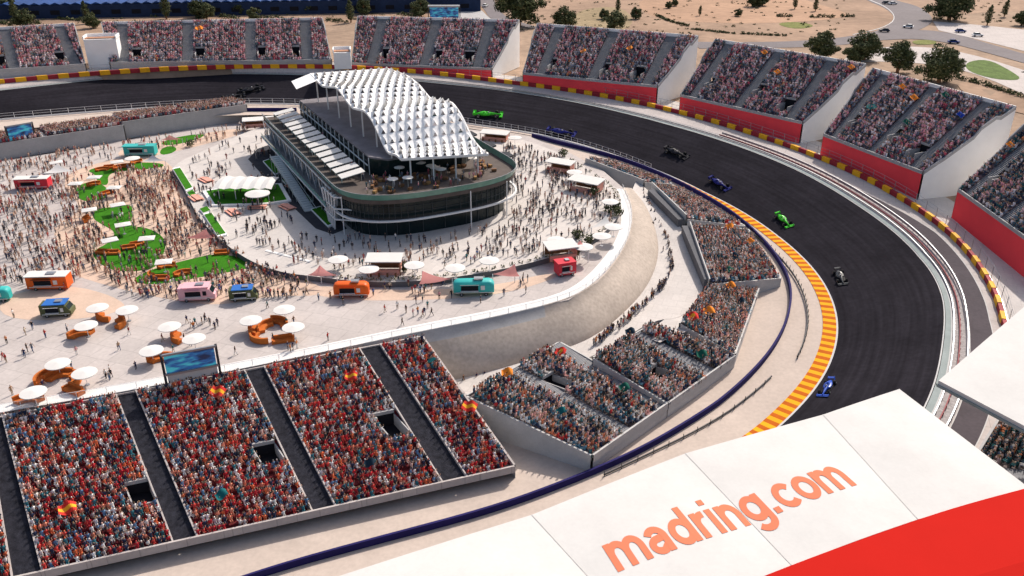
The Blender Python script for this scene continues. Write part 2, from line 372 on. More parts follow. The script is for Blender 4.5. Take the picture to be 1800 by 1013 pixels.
# lawns
LAWNS = [[(205,366),(232,362),(232,384),(225,398),(262,402),(290,422),(280,455),(262,472),(200,474),(170,455),(165,440),(195,425),(205,408),(180,395),(165,385),(170,370)],
 [(232,492),(280,470),(330,458),(380,446),(448,460),(448,468),(400,478),(320,492),(270,500)],
 [(135,328),(165,318),(190,332),(185,350),(150,354),(135,345)],
 [(155,300),(180,293),(240,286),(285,288),(280,296),(215,300),(190,306),(192,325),(175,322),(170,306)],
 [(280,252),(315,240),(362,235),(345,246),(300,256)], [(283,262),(300,256),(312,262),(300,270),(282,272)]]
for i, l in enumerate(LAWNS): blob("lawn", [(sum(p[0] for p in l)/len(l)*(-.06)+x*1.06, sum(p[1] for p in l)/len(l)*(-.06)+y*1.06) for x, y in l], .06, M['lawn'], .06, 2)
# podium
pod = [(297,292),(312,312),(330,345),(350,385),(385,420),(420,447),(455,466),(500,480),(545,485),(600,492),(650,496),(700,496),(760,492),(830,483),(900,470),(960,455),(1010,440),(1060,412),(1085,385),(1094,355),(1085,330),(1050,307),(985,268),(900,239),(800,227),(640,215),(520,208),(450,225),(380,255)]
PZ = 1.2
PP = [P(x, y, PZ) for x, y in pod]
for _ in range(2):
    n = len(PP); q2 = []
    for i in range(n):
        a, b = PP[i], PP[(i + 1) % n]; q2 += [a * .75 + b * .25, a * .25 + b * .75]
    PP = q2
struct(MB().prism(PP, 1.25, 0, 1).build("podium_terrace", [M['podium'], M['darkconc']]))
# white coping round podium edge (left and front)
def path_wall(name, pts, wd, h, m, label, cat):
    b = MB()
    for a, c in zip(pts[:-1], pts[1:]): b.bar(a, c, wd, h)
    return tag(b.build(name, m), label, cat)
def strip(name, pts, wd, m, lift=.01, h=.05):   # a flat strip along a line
    L = []; Rr = []
    for i, q in enumerate(pts):
        a = pts[max(0, i - 1)]; c = pts[min(len(pts) - 1, i + 1)]; d = np.asarray(c) - np.asarray(a); l = math.hypot(d[0], d[1]); n = np.array([-d[1] / l, d[0] / l, 0]) * wd / 2
        L.append(np.asarray(q) - n + [0, 0, lift]); Rr.append(np.asarray(q) + n + [0, 0, lift])
    b = MB().grid([[np.asarray(a) - [0, 0, h], a, c, np.asarray(c) - [0, 0, h]] for a, c in zip(L, Rr)])
    return struct(b.build(name, m))
# plaza edge: white coping, glass rail
ec = [P(x, y, 0) for x, y in [(-100,741),(0,722),(210,688),(420,648),(600,612),(740,583),(880,556),(1000,527),(1050,497),(1090,450),(1107,418),(1113,390),(1110,362),(1095,330)]]
def smooth_path(q, k=2):
    for _ in range(k):
        r = [q[0]]
        for a, b in zip(q[:-1], q[1:]): r += [a * .75 + b * .25, a * .25 + b * .75]
        q = r + [q[-1]]
    return q
ecs = smooth_path(ec, 2)
cen = np.array([CX, CY, 0])
def inward(q, d):
    v = np.array([CX - q[0], CY - 8 - q[1], 0]); return q + v / np.linalg.norm(v) * d
strip("plaza_edge_strip", [inward(q, 1.6) for q in ecs], 2.6, mat("white_paving", (.74, .73, .71), .8, .05, .3), .02)
root = empty("glass_railing", ecs[len(ecs) // 2], "clear glass railing with thin posts along the curved plaza edge above the tan wall", "railing")
b = MB(); gb = MB(); acc = 0
for a, c in zip(ecs[:-1], ecs[1:]):
    a2, c2 = inward(a, .25), inward(c, .25); b.bar(a2 + [0, 0, 1.08], c2 + [0, 0, 1.08], .06, .05); acc += np.linalg.norm(c2 - a2)
    gb.grid([[a2 + [0, 0, .05], c2 + [0, 0, .05]], [a2 + [0, 0, 1.06], c2 + [0, 0, 1.06]]])
    if acc > 2.6: b.tube(a2, a2 + np.array([0, 0, 1.1]), .05, n=5); acc = 0
b.build("handrail", M['steel'], root); gb.build("glass_panel", mat("clear_glass", (.75, .80, .80), .1, alpha=.18), root)
# retaining wall: battered, curved
base = [(640,668,-9.5),(760,676,-9),(860,655,-7.5),(1010,609,-6.3),(1060,582,-6),(1100,547,-6),(1130,515,-6),(1150,480,-5.6),(1159,440,-5),(1152,400,-3.6),(1135,360,-1.8),(1112,333,-.3)]
topw = [(640,604),(740,583),(880,556),(1000,527),(1040,503),(1065,482),(1086,455),(1102,428),(1111,400),(1112,372),(1104,345),(1095,330)]
Bs = smooth_path([P(*q) for q in base], 2); Ts = smooth_path([P(x, y, 0.0) for x, y in topw], 2)
rows = []
for a, c in zip(Ts, Bs):
    out = a - np.array([CX, CY, 0]); out[2] = 0; out /= np.linalg.norm(out)
    a = a + out * .12; bulge = lambda k: lerp(a, c, k) + out * .9 * math.sin(math.pi * k)
    rows.append([a + [0, 0, .06] - out * .3, a + [0, 0, .06]] + [bulge(k / 5) for k in range(6)] + [c - np.array([0, 0, 3])])
tag(MB().grid(rows, 0, lambda i, j: 1 if j < 3 and i < 12 else 0).build("retaining_wall", [M['tan'], M['concrete']], smooth=True), "tall curved tan retaining wall dropping from plaza edge to the lower walkway", "wall")
# concourse at the wall's foot
cin = Bs
cout = smooth_path([P(*q) for q in [(700,700,-9.5),(790,700,-9),(850,700,-7.5),(1041,628,-6.3),(1090,600,-6),(1150,562,-6),(1200,560,-6),(1243,512,-5.6),(1222,440,-5),(1200,402,-3.6),(1142,336,-1.8),(1118,318,-.3)]], 2)
struct(MB().grid([[a + [0, 0, .02], c + [0, 0, .02], c - np.array([0, 0, 7])] for a, c in zip(cin, cout)]).build("lower_walkway", M['podium']))
struct(MB().poly([P(*q) for q in [(1120,590,-6.01),(1150,575,-6.01),(1240,508,-6.01),(1275,520,-6.01),(1225,575,-6.01),(1160,602,-6.01)]]).build("lower_walkway_corner", M['podium']))
# steps from plaza to podium
s0, s1, s2, s3 = P(455,462,0), P(535,482,0), P(548,468,0), P(470,448,0)
b = MB()
for k in range(5):
    f0, f1 = k / 5, 1.0; b.prism([lerp(s0, s3, f0) + [0, 0, .26 * (k + 1)], lerp(s1, s2, f0) + [0, 0, .26 * (k + 1)], s2 + [0, 0, .26 * (k + 1)], s3 + [0, 0, .26 * (k + 1)]], .26)
tag(b.build("plaza_steps", mat("white_paving", (.7, .7, .7))), "broad pale steps leading up onto the round podium", "steps")
# ------------------------------------------------------------------ grandstands
M['paleconc'] = mat('pale_grey_concrete', (.50, .49, .475), .85, .10, .3, fine=.05); M['ledge_shade'] = mat('brown_painted_shade', (.10, .07, .055), .9, .2, .5)  # the brown puts the shade under the stand's front ledge into the wall colour
SEATM = dict(near=mat('dark_red_seats', (.16, .025, .03), .8, .2, 1), mid=mat('dark_grey_seats', (.16, .13, .13), .8, .2, 1), far=mat('mauve_grey_seats', (.22, .16, .18), .8, .2, 1)); SEATM['far2'] = SEATM['near']; SEATM['outr'] = SEATM['far']; SEATM['teal'] = SEATM['mid']
SEATS = []      # (x,y,z,yaw,palette,size_rank)
def dist2(a, b): return math.hypot(a[0] - b[0], a[1] - b[1])
def back_corner(px, front, d, zguess=(0, 60)):
    lo, hi = front[2] - 2, front[2] + 26; best = None
    for z in np.linspace(lo, hi, 200):
        q = P(px[0], px[1], z); e = abs(dist2(q, front) - d) + (0 if tr(q)[1] > tr(front)[1] + d * .5 else 99)
        if best is None or e < best[0]: best = (e, q)
    return best[1]
def grandstand(name, label, F0, F1, B1, B0, rows, bounds, first_seat=True, vom=(), zbase=None, lipm='concrete', frontm=None, sidem='white',
               stair='stairgrey', group=None, pal='far', seat_gap=.62, lip=.9, dens=.94, rim=1.0, sidestep=True, backwall=0.0, skirt=True):
    """F0,F1 front left/right, B0,B1 back left/right. bounds: list of (u_front,u_back) splitting it into seat blocks and stairs in turn."""
    F0, F1, B0, B1 = map(lambda a: np.asarray(a, float), (F0, F1, B0, B1))
    cx = (F0 + F1 + B0 + B1) / 4; root = empty(name, (cx[0], cx[1], zbase if zbase is not None else F0[2]), label, "grandstand", group)
    fwd = (F0 + F1) / 2 - (B0 + B1) / 2; fwd[2] = 0; fwd /= np.linalg.norm(fwd); yaw = math.atan2(fwd[1], fwd[0]) + math.pi / 2
    fside = np.array([-fwd[1], fwd[0], 0])
    def S(b, v, e=0):      # boundary (uf,ub), depth v 0..1
        f = lerp(F0, F1, b[0]); k = lerp(B0, B1, b[1]); return lerp(f, k, v)
    drop_ = .35
    nb = len(bounds); si = 0
    for k in range(nb - 1):
        a, c = bounds[k], bounds[k + 1]; seat = (k % 2 == 0) == first_seat
        vs = [x for x in vom if x[0] == k]
        mb = MB()
        if seat:
            cuts = [(x[1], x[2], int(x[3] * rows), int(x[4] * rows)) for x in vs]
            for i in range(rows):
                v0, v1 = i / rows, (i + 1) / rows
                segs = [(0.0, 1.0)]
                for (s0_, s1_, i0, i1) in cuts:
                    if i0 <= i < i1:
                        ns = []
                        for (p, q) in segs:
                            if s0_ > p + 1e-3: ns.append((p, min(q, s0_)))
                            if s1_ < q - 1e-3: ns.append((max(p, s1_), q))
                        segs = ns
                for (p, q) in segs:
                    L0, L1 = lerp(S(a, v0), S(c, v0), p), lerp(S(a, v0), S(c, v0), q)
                    M0, M1 = lerp(S(a, v1), S(c, v1), p), lerp(S(a, v1), S(c, v1), q)
                    zl0, zl1 = L0[2], L1[2]; T0, T1 = np.array([M0[0], M0[1], zl0]), np.array([M1[0], M1[1], zl1])
                    mb.add([L0, L1, T1, T0, M0, M1], [(0, 1, 2, 3), (3, 2, 5, 4)])
                    Lw = dist2(L0, L1); n = int(Lw / seat_gap)
                    for j in range(n):
                        if RNG.random() > dens: continue
                        if math.sin(L0[0] * .9 + j * .55 + 2.3 * math.sin(i * .7 + L0[1])) > .97: continue
                        u = (j + .5) / n + RNG.normal(0, .12) / max(n, 1)
                        pos = lerp(lerp(L0, L1, u), lerp(T0, T1, u), .55); SEATS.append((pos[0], pos[1], pos[2], yaw + RNG.normal(0, .25), pal))
            mb.build("seating_block", SEATM[pal], root)
            for (s0_, s1_, i0, i1) in cuts:
                q = [lerp(S(a, v), S(c, v), s) for v in (i0 / rows, i1 / rows) for s in (s0_, s1_)]
                z0 = (q[0][2] + q[1][2]) / 2 - .9; z1 = (q[2][2] + q[3][2]) / 2 + .35
                vb = MB(); wv = .2
                fl = [np.array([x[0], x[1], z0]) for x in q]
                vb.poly([fl[0], fl[1], fl[3], fl[2]], 1)                       # floor
                for i_, j_ in ((0, 2), (1, 3)):                                   # cheeks
                    vb.bar(fl[i_], np.array([fl[j_][0], fl[j_][1], z0]), wv, (q[j_][2] + q[i_][2]) / 2 - z0 + (.1 if pal == 'mid' else .4), 0)
                vb.add([fl[2], fl[3], np.array([*fl[3][:2], z1 - .5]), np.array([*fl[2][:2], z1 - .5])], [(0, 1, 2, 3)], 1)
                vb.bar(np.array([*fl[2][:2], z1 - .5]), np.array([*fl[3][:2], z1 - .5]), .5, .6, 0)
                vb.bar(np.array([*fl[0][:2], q[0][2] - .9]), np.array([*fl[1][:2], q[1][2] - .9]), .25, 1.2, 0)
                vb.build("stairwell_opening", [M['concrete'], M['void']], root)
        else:
            n = rows * (9 if stair == 'stairdark' else 3)
            for i in range(n):
                v0, v1 = i / n, (i + 1) / n
                L0, L1, M0, M1 = S(a, v0), S(c, v0), S(a, v1), S(c, v1); up = np.array([0, 0, .16])
                mb.add([L0 + up, L1 + up, np.array([M1[0], M1[1], L1[2] + .16]), np.array([M0[0], M0[1], L0[2] + .16]), M0 + up, M1 + up], [(0, 1, 2, 3), (3, 2, 5, 4)])
            if stair == 'stairdark':
                for bb in (a, c): mb.grid([[S(bb, 0) + up - fside * .12, S(bb, 1) + up - fside * .12], [S(bb, 0) + up * 4 - fside * .12, S(bb, 1) + up * 4 - fside * .12], [S(bb, 0) + up * 4 + fside * .12, S(bb, 1) + up * 4 + fside * .12], [S(bb, 0) + up + fside * .12, S(bb, 1) + up + fside * .12]], 1)
            mb.build("stair", [M[stair], M['plaza']], root)
    a, c = bounds[0], bounds[-1]; FL, FR, BL, BR = S(a, 0), S(c, 0), S(a, 1), S(c, 1)
    zbm = zbase if zbase is not None else min(FL[2], FR[2]) - 2
    # front parapet and wall under it
    pb_ = MB(); o = fwd * .9; pd = .12 if sidem == 'white' else .6
    pb_.grid([[FL, FR], [FL + [0, 0, lip], FR + [0, 0, lip]], [FL + o * .4 + [0, 0, lip], FR + o * .4 + [0, 0, lip]], [FL + o * .4 + [0, 0, -pd], FR + o * .4 + [0, 0, -pd]], [FL + [0, 0, -pd], FR + [0, 0, -pd]]])
    pb_.build("parapet", M[lipm], root)
    def down(q, z): return np.array([q[0], q[1], z])
    zf0, zf1 = (zbm, zbm) if not isinstance(zbm, tuple) else zbm
    fo = -1.4 if stair == 'stairdark' else .3
    fb = MB().grid([[FL + o * fo + [0, 0, .1 - pd], FR + o * fo + [0, 0, .1 - pd]], [down(FL + o * fo, zf0), down(FR + o * fo, zf1)]])
    fb.build("front_wall", M[frontm or lipm], root)
    # side walls with a stepped rim
    for sgn, (f_, k_), zz in ((-1, (FL, BL), zf0), (1, (FR, BR), zf1)):
        prof = [(0, lip), (.16, lip), (.22, rim * .55), (.55, rim * .8), (.62, rim * 1.9), (.78, rim * 2.0), (.84, rim), (1, rim)] if sidestep else [(0, lip), (1, rim)]
        sv = fside * (.35 if np.dot(f_ - cx, fside) > 0 else -.35)
        top = [lerp(f_, k_, v) + [0, 0, h] for v, h in prof]
        wb = MB().grid([[q + sv for q in top], [down(q + sv, zz - .1) for q in top]]); wb.build("side_wall", M[sidem], root)
        rb = MB().grid([[q - [0, 0, 1.3] for q in top], top, [q + sv * 1.04 for q in top], [q + sv * 1.06 - [0, 0, .9 if sidem == 'white' else .3] for q in top]]); rb.build("rim", M[lipm], root)
    bk = MB(); bo = -fwd * .15; bh = rim + backwall
    bk.grid([[BL + [0, 0, -.4], BR + [0, 0, -.4]], [BL + [0, 0, bh], BR + [0, 0, bh]], [BL + bo * 2 + [0, 0, bh], BR + bo * 2 + [0, 0, bh]], [down(BL + bo * 2, zf0), down(BR + bo * 2, zf1)]])
    bk.build("back_wall", M[lipm if sidem != 'white' else 'white'], root)
    return root
def along(px, z, A, B):   # fraction of a pixel's point along A..B
    q = P(px[0], px[1], z); d = (np.asarray(B) - A)[:2]; return float(np.dot((q - A)[:2], d) / np.dot(d, d))
# --- big inner stand, bottom left
F0, F1, B1, B0 = P(-190, 1068, -10), P(903, 824, -10), P(742, 595, -.6), P(-330, 800, -.6)
bt = [((-330,800), (-190,1068)), ((-250,786), (-120,1055)), ((-215,778), (-85,1046)), ((-25,745), (22,1024)), ((5,739), (75,1013)), ((205,698), (305,965)), ((240,690), (348,953)), ((430,655), (550,905)), ((465,648), (590,893)), ((632,617), (777,850)), ((668,608), (820,840)), ((742,595), (903,824))]
bl = [(along(f, -10, F0, F1), along(k, -.6, B0, B1)) for k, f in bt]
del bl[0]
grandstand("grandstand", "largest foreground stand below the plaza, red and orange fans between dark stairs", F0, F1, B1, B0, 27, bl, False,
           vom=[(3, .80, 1.0, .29, .42), (5, .76, .97, .37, .50), (7, .76, .97, .35, .52)], zbase=-12, lipm='plaza', frontm='ledge_shade', sidem='concrete', stair='stairdark', pal='near', seat_gap=.68, dens=.97, rim=.4, lip=.7, sidestep=False)
# --- stands on the inside of the bend
def inner(label, fl, fr, br, bl_, rows, bounds, vom=(), zbase=-12, bw=1.2, **k):
    return grandstand("grandstand", label, P(*fl), P(*fr), P(*br), P(*bl_), rows, bounds, True, vom, zbase=zbase, lipm='paleconc', frontm='paleconc', sidem='paleconc', pal='mid', seat_gap=.68, rim=.15, lip=.8, sidestep=False, backwall=bw, group=None, **k)
inner("inner stand with tall grey flank wall, right of the big foreground stand", (1040,806,-9.6), (1171,714,-9.6), (984,603,-5.4), (822,697,-5.4), 24, [(0, 0), (.40, .40), (.52, .52), (.90, .84), (1, 1)], [(2, .04, .42, .60, .80)], bw=.1)
inner("inner stand in the crook of the lower walkway with grey front parapet", (1172,714,-9.6), (1290,630,-9.4), (1142,574,-5.4), (1044,630,-5.4), 22, [(0, 0), (.54, .62), (.72, .82), (1, 1)], [(0, .35, .72, .30, .52)], bw=.1)
inner("inner stand facing right whose rows drop toward the beige run off", (1290,628,-9.2), (1332,512,-8.4), (1243,508,-5.0), (1196,570,-5.2), 16, [(0, 0), (.96, .96), (1, 1)], bw=.1)
inner("inner stand above the grey wedge wall beside the navy wall", (1371,494,-8.0), (1314,408,-7.0), (1213,398,-2.4), (1248,500,-4.0), 18, [(0, 0), (.96, .96), (1, 1)], zbase=-9.5, bw=1.2)
inner("narrow inner stand behind the upper dark walkway wall, right of the podium", (1308,402,-6.6), (1196,336,-4.6), (1146,328,-.4), (1207,386,-1.8), 14, [(0, 0), (.96, .96), (1, 1)], zbase=-8, bw=1.2)
inner("thin strip of stand between navy wall and the podium gardens", (1180,327,-4.2), (1072,287,-2.4), (1030,283,.6), (1132,322,-.2), 9, [(0, 0), (.96, .96), (1, 1)], zbase=-6, bw=.8)
# dark walls on the walkway side of the upper inner stands
def dark_wall(pts, label, h):
    q = [P(*p) for p in pts]; b = MB()
    for a, c in zip(q[:-1], q[1:]): b.bar(a, c, 1.6, h)
    tag(b.build("walkway_wall", M['darkconc']), label, "wall")
dark_wall([(1203,412,-4.2), (1243,508,-5.6)], "long dark wall beside the lower walkway, nearest the camera of the two", 2.3)
dark_wall([(1143,347,-2.2), (1196,400,-3.8)], "upper dark wall between the walkway's narrow end and the stand", 2.2)
# --- low stands on the far side, seen from their backs
def farstand(label, a, b, h, dpt, rows, **k):
    A, B_ = P(*a), P(*b); d = B_ - A; d[2] = 0; n = np.array([-d[1], d[0], 0]) / np.linalg.norm(d)
    if n[1] < 0: n = -n
    zt = h; top0, top1 = A + [0, 0, zt], B_ + [0, 0, zt]
    f0, f1 = A + n * dpt + [0, 0, zt - 1.6], B_ + n * dpt + [0, 0, zt - 1.6]
    return grandstand("grandstand", label, f1, f0, top0, top1, rows, [(0, 0), (.48, .48), (.52, .52), (1, 1)], True, zbase=-.1, lipm='concrete', frontm='concrete', sidem='concrete', pal='far2', seat_gap=.7, rim=.3, lip=.7, sidestep=False, backwall=.2, **k)
farstand("far low stand with the blue screen, seen from behind at left edge", (-60,291,0), (221,246,0), 4.4, 17, 16)
farstand("far low stand left of the white canopy building, seen from behind", (219,244,0), (436,211,0), 5.0, 15, 14)
# --- stands round the outside
def outer(label, bl_, br_, hl, hr, backl, backr, d, rows, bounds, vom, front='red', zoff=0.0, pal='far'):
    fl, fr = P(*bl_), P(*br_)
    F0_, F1_ = fl + [0, 0, hl + .3], fr + [0, 0, hr + .3]
    B0_, B1_ = back_corner(backl, F0_, d), back_corner(backr, F1_, d)
    print(label[:40], "rise", round(B0_[2] - F0_[2], 1), round(B1_[2] - F1_[2], 1), "width", round(dist2(F0_, F1_), 1), round(dist2(B0_, B1_), 1), 'front z', F0_[2].round(1), F1_[2].round(1))
    return grandstand("grandstand", label, F0_, F1_, B1_, B0_, rows, bounds, True, vom, zbase=min(fl[2], fr[2]) - .3, lipm='concrete', frontm=front, sidem='white', pal=pal, seat_gap=.84, dens=.93, lip=.75, rim=1.1, group="stands around the outside of the bend")
def bnd(fs, wdt=.035): 
    L = [(0, 0)]
    for f_, k_ in fs: L += [(f_ - wdt, k_ - wdt), (f_ + wdt, k_ + wdt)]
    return L + [(1, 1)]
SQ = 24
outer("cropped outer stand at the photo's left edge, behind the far track", (-130,146,12), (152,127,12), 2.0, 2.0, (-150,62), (130,46), SQ, 22, bnd([(.12, .12), (.55, .55), (.94, .90)]), [(2, .78, .98, .10, .38), (4, .78, .98, .10, .38)], 'concrete')
outer("widest outer stand, behind the far track, left of the canopy building", (196,122,12), (583,117,11.4), 1.6, 1.6, (180,44), (566,36), SQ, 22, bnd([(.06, .09), (.345, .385), (.63, .67), (.89, .92)], .025), [(2, .06, .24, .10, .40), (4, .04, .22, .10, .40), (6, .04, .22, .10, .40), (6, .80, .96, .12, .40)], 'concrete')
outer("outer stand with the slimmest red front, directly behind the white canopy roof", (619,119,10.8), (864,137,8.4), .8, 2.6, (630,33), (912,40), SQ, 22, bnd([(.14, .16), (.52, .5), (.90, .83)]), [(2, .05, .22, .14, .40), (4, .05, .22, .14, .40), (4, .72, .95, .14, .40)])
outer("outer stand with red front, second to the right of the canopy roof", (920,148,7.9), (1153,182,5.2), 3.2, 5.2, (945,46), (1226,68), SQ, 22, bnd([(.13, .15), (.52, .5), (.92, .85)]), [(2, .02, .14, .12, .38), (4, .02, .16, .12, .38), (4, .70, .93, .12, .38)])
outer("outer stand with tall red front below the round trees", (1195,192,4.6), (1405,253,1.4), 4.0, 6.0, (1258,74), (1520,118), SQ, 22, bnd([(.10, .11), (.48, .46), (.90, .80)]), [(2, .02, .14, .2, .45), (4, .02, .16, .25, .48), (4, .72, .96, .10, .36)])
outer("red fronted outer stand with orange flags, beneath the two dark trees", (1443,272,1.2), (1612,351,-.8), 5.4, 6.8, (1534,126), (1783,194), SQ, 22, bnd([(.10, .11), (.5, .48), (.90, .84)]), [(2, .02, .14, .2, .45), (4, .0, .14, .2, .45), (4, .72, .96, .10, .36)])
outer("cropped outer stand with red front at the photo's right edge", (1673,386,-1.8), (1835,515,-3.6), 7.2, 7.4, (1828,205), (2075,330), SQ, 22, bnd([(.10, .11), (.5, .48), (.90, .84)]), [(2, .02, .14, .2, .45), (4, .72, .96, .10, .36)], pal='outr')
# --- stand under the foreground roofs
a0, a1 = pol(-30, 127.5, 2.2), pol(-52, 127.5, 2.2); b0_, b1_ = pol(-28, 153, 14), pol(-54, 153, 14)
grandstand("grandstand", "stand of dark clothed fans in the gap between the two foreground roofs", a0, a1, b1_, b0_, 22, bnd([(.40, .40), (.88, .85)], .05), True, (), zbase=-6.2, lipm='concrete', frontm='concrete', sidem='white', pal='teal', seat_gap=.75, dens=.9, rim=1.0)
# ------------------------------------------------------------------ hospitality building with the white canopy
BO, BA, BPp = np.array([-40.0, 188.0]), np.array([-.458, .889]), np.array([.889, .458])
BL_, BW = 72.0, 42.0
def BPt(s, t, z): q = BO + BA * s + BPp * t; return np.array([q[0], q[1], z])
def outline(off, z, n=24, s1=BL_, t0=0.0, t1=BW, nose=13.5):
    mid = (t0 + t1) / 2; hw = (t1 - t0) / 2 + off; pts = [BPt(s1, t0 - off, z)]
    m = 8
    for k in range(1, m): pts.append(BPt(s1 * (1 - k / m), t0 - off, z))
    for k in range(n + 1):
        ph = math.pi * k / n; c, s_ = math.cos(ph), math.sin(ph)
        pts.append(BPt(-(nose + off) * abs(s_) ** .8, mid - hw * math.copysign(abs(c) ** .7, c), z))
    for k in range(1, m + 1): pts.append(BPt(s1 * k / m, t1 + off, z))
    return pts
bld = empty("hospitality_building", BPt(25, 21, PZ), "large dark glass building with rounded front and rippled white canopy roof on the podium", "building")
def tier(name, off, z0, z1, m, **k):
    o0, o1 = outline(off, z0, **k), outline(off, z1, **k); return MB().grid([o0, o1], close=True).build(name, m, bld)
def slab(name, off, z, h, m, **k): return MB().prism(outline(off, z, **k), h, bottom=True).build(name, m, bld)
tier("glass_wall", -1.2, PZ, 5.2, M['glass']); slab("floor_slab", .1, 5.75, .5, M['darksteel']); tier("glass_wall", 0, 5.75, 9.9, M['glass'])
slab("roof_terrace", 1.4, 10.7, .9, mat("terrace_decking", (.11, .09, .08), .8, .2, .5))
# steel ring, mullions
ro = outline(1.7, 5.6)[7:34]; b = MB()
for a, c in zip(ro[:-1], ro[1:]): b.bar(a, c, .55, .38)
b.build("steel_ring", M['steel'], bld)
b = MB(); oo = outline(.12, 5.75, n=40)
for i in range(0, len(oo)):
    q = oo[i]; b.tube(q, q + np.array([0, 0, 4.1]), .07, n=4)
oo = outline(-1.1, PZ, n=40)
for i in range(0, len(oo), 2): b.tube(oo[i], oo[i] + np.array([0, 0, 4.1]), .08, n=4)
for zz in (7.1, 8.5):
    o2 = outline(.12, zz, n=30)
    for a, c in zip(o2[:-1], o2[1:]): b.bar(a, c, .1, .07)
b.build("window_frame", mat('charcoal_frame', (.07, .08, .085), .5), bld)
# balustrade
o0, o1 = outline(1.35, 10.7), outline(1.75, 12.1)
MB().grid([o0, o1], close=False).build("balustrade", M['tealglass'], bld)
b = MB()
for a, c in zip(o1[:-1], o1[1:]): b.bar(a, c, .12, .08)
b.build("handrail", M['greysteel'], bld)
# columns round the nose and the left flank
for (x, y) in [(606, 0), (700, 0), (763, 0), (813, 0), (858, 0), (883, 0)]: pass
for k in (10, 21, 25, 31):
    q = outline(1.75, PZ, n=24)[k]; MB().tube(q, q + np.array([0, 0, 9.2]), .13, n=8).build("column", M['steel'], bld)
for s_ in range(4, 72, 8):
    q = BPt(s_, -1.5, PZ); MB().tube(q, q + np.array([0, 0, 9.2]), .18, n=8).build("column", M['greysteel'], bld)
# twisted frame at the near left corner
b = MB()
for k in range(5):
    a = BPt(-1 + k * 1.1, -2.2, PZ); c = BPt(-2.5 + k * 1.5, -2.0 - .3 * k, 10.2); b.tube(a, c, .22, n=6)
for zz in (4.2, 6.8, 9.6): b.bar(BPt(-3, -2.3, zz), BPt(5, -2.6, zz), .3, .3); b.bar(BPt(-3, -2.3, zz), BPt(-7, 3, zz), .3, .3)
b.build("corner_frame", M['steel'], bld)
b = MB()
for s_ in range(2, 71, 3): b.box(BPt(s_, -.35, 7.8), (.14, .5, 4.1), math.atan2(BA[1], BA[0]))
for s_ in range(4, 71, 6): b.box(BPt(s_, -.2, 3.3), (.2, .5, 4.0), math.atan2(BA[1], BA[0])); b.tube(BPt(s_, -1.5, 5.9), BPt(s_ + 3, -1.5, 10.0), .08, n=4)
b.bar(BPt(2, -1.55, 9.9), BPt(70, -1.55, 9.9), .3, .25); b.bar(BPt(2, -3.05, 5.55), BPt(70, -3.05, 5.55), .25, .3)
b.build("flank_framing", M['steel'], bld)
# outside stair along the left flank
b = MB()
for k in range(26):
    s_ = 14 + k * 1.35; z = PZ + .25 + 4.3 * (25 - abs(25 - k)) / 25
    b.box(BPt(s_, -4.2, z - .15), (2.6, 1.45, .3), math.atan2(BPp[1], BPp[0]))
b.bar(BPt(12, -5.5, PZ + .9), BPt(48, -5.5, 6.3), .1, .15); b.bar(BPt(12, -2.9, PZ + .9), BPt(48, -2.9, 6.3), .1, .15)
for k in range(10): q = BPt(14 + k * 3.7, -5.5, PZ); b.tube(q, q + np.array([0, 0, .9 + k * .5]), .06, n=5)
b.build("outside_stair", mat("pale_grey_stair", (.5, .53, .53), .6), bld)
# balcony level on the left flank at first floor height
MB().prism([BPt(2, -.2, 5.9), BPt(2, -3.0, 5.9), BPt(70, -3.0, 5.9), BPt(70, -.2, 5.9)], .35, bottom=True).build("balcony", M['greysteel'], bld)
MB().grid([[BPt(2, -3, 5.9), BPt(70, -3, 5.9)], [BPt(2, -3.1, 7.0), BPt(70, -3.1, 7.0)]]).build("balustrade", M['tealglass'], bld)
# top floor
K = dict(s1=BL_ - 2, t0=9.5, t1=36, nose=1.0)
def box_out(z): return [BPt(s, t, z) for s, t in ((70, 9.5), (6, 9.5), (2, 13), (2, 32), (6, 36), (70, 36))]
MB().grid([box_out(10.7), box_out(14.8)], close=True).build("top_floor_glass", M['glass'], bld)
MB().prism(box_out(15.2), .4, bottom=True).build("top_floor_roof", mat('lilac_grey_roofing', (.20, .185, .20), .85, .2, .3), bld)
b = MB()
for s_ in range(6, 71, 4):
    for t in (9.4, 36.1): q = BPt(s_, t, 10.7); b.tube(q, q + np.array([0, 0, 4.2]), .12, n=5)
b.bar(BPt(6, 9.0, 13), BPt(70, 9.0, 13), .2, .25); b.build("window_frame", M['steel'], bld)
# row of tilted white sunshades over the left terrace
for k in range(15):
    s0_ = 1.0 + k * 4.65; b = MB()
    q = [BPt(s0_, 1.0, 12.5), BPt(s0_, 6.8, 13.4), BPt(s0_ + 3.3, 6.8, 13.4), BPt(s0_ + 3.3, 1.0, 12.5)]
    b.prism(q, .16, bottom=True); b.tube(BPt(s0_ + 2, 1.6, 10.7), BPt(s0_ + 2, 1.6, 12.5), .09, n=5); b.tube(BPt(s0_ + 2, 6.4, 10.7), BPt(s0_ + 2, 6.4, 13.2), .09, n=5)
    b.build("sunshade", M['cloth'], bld)
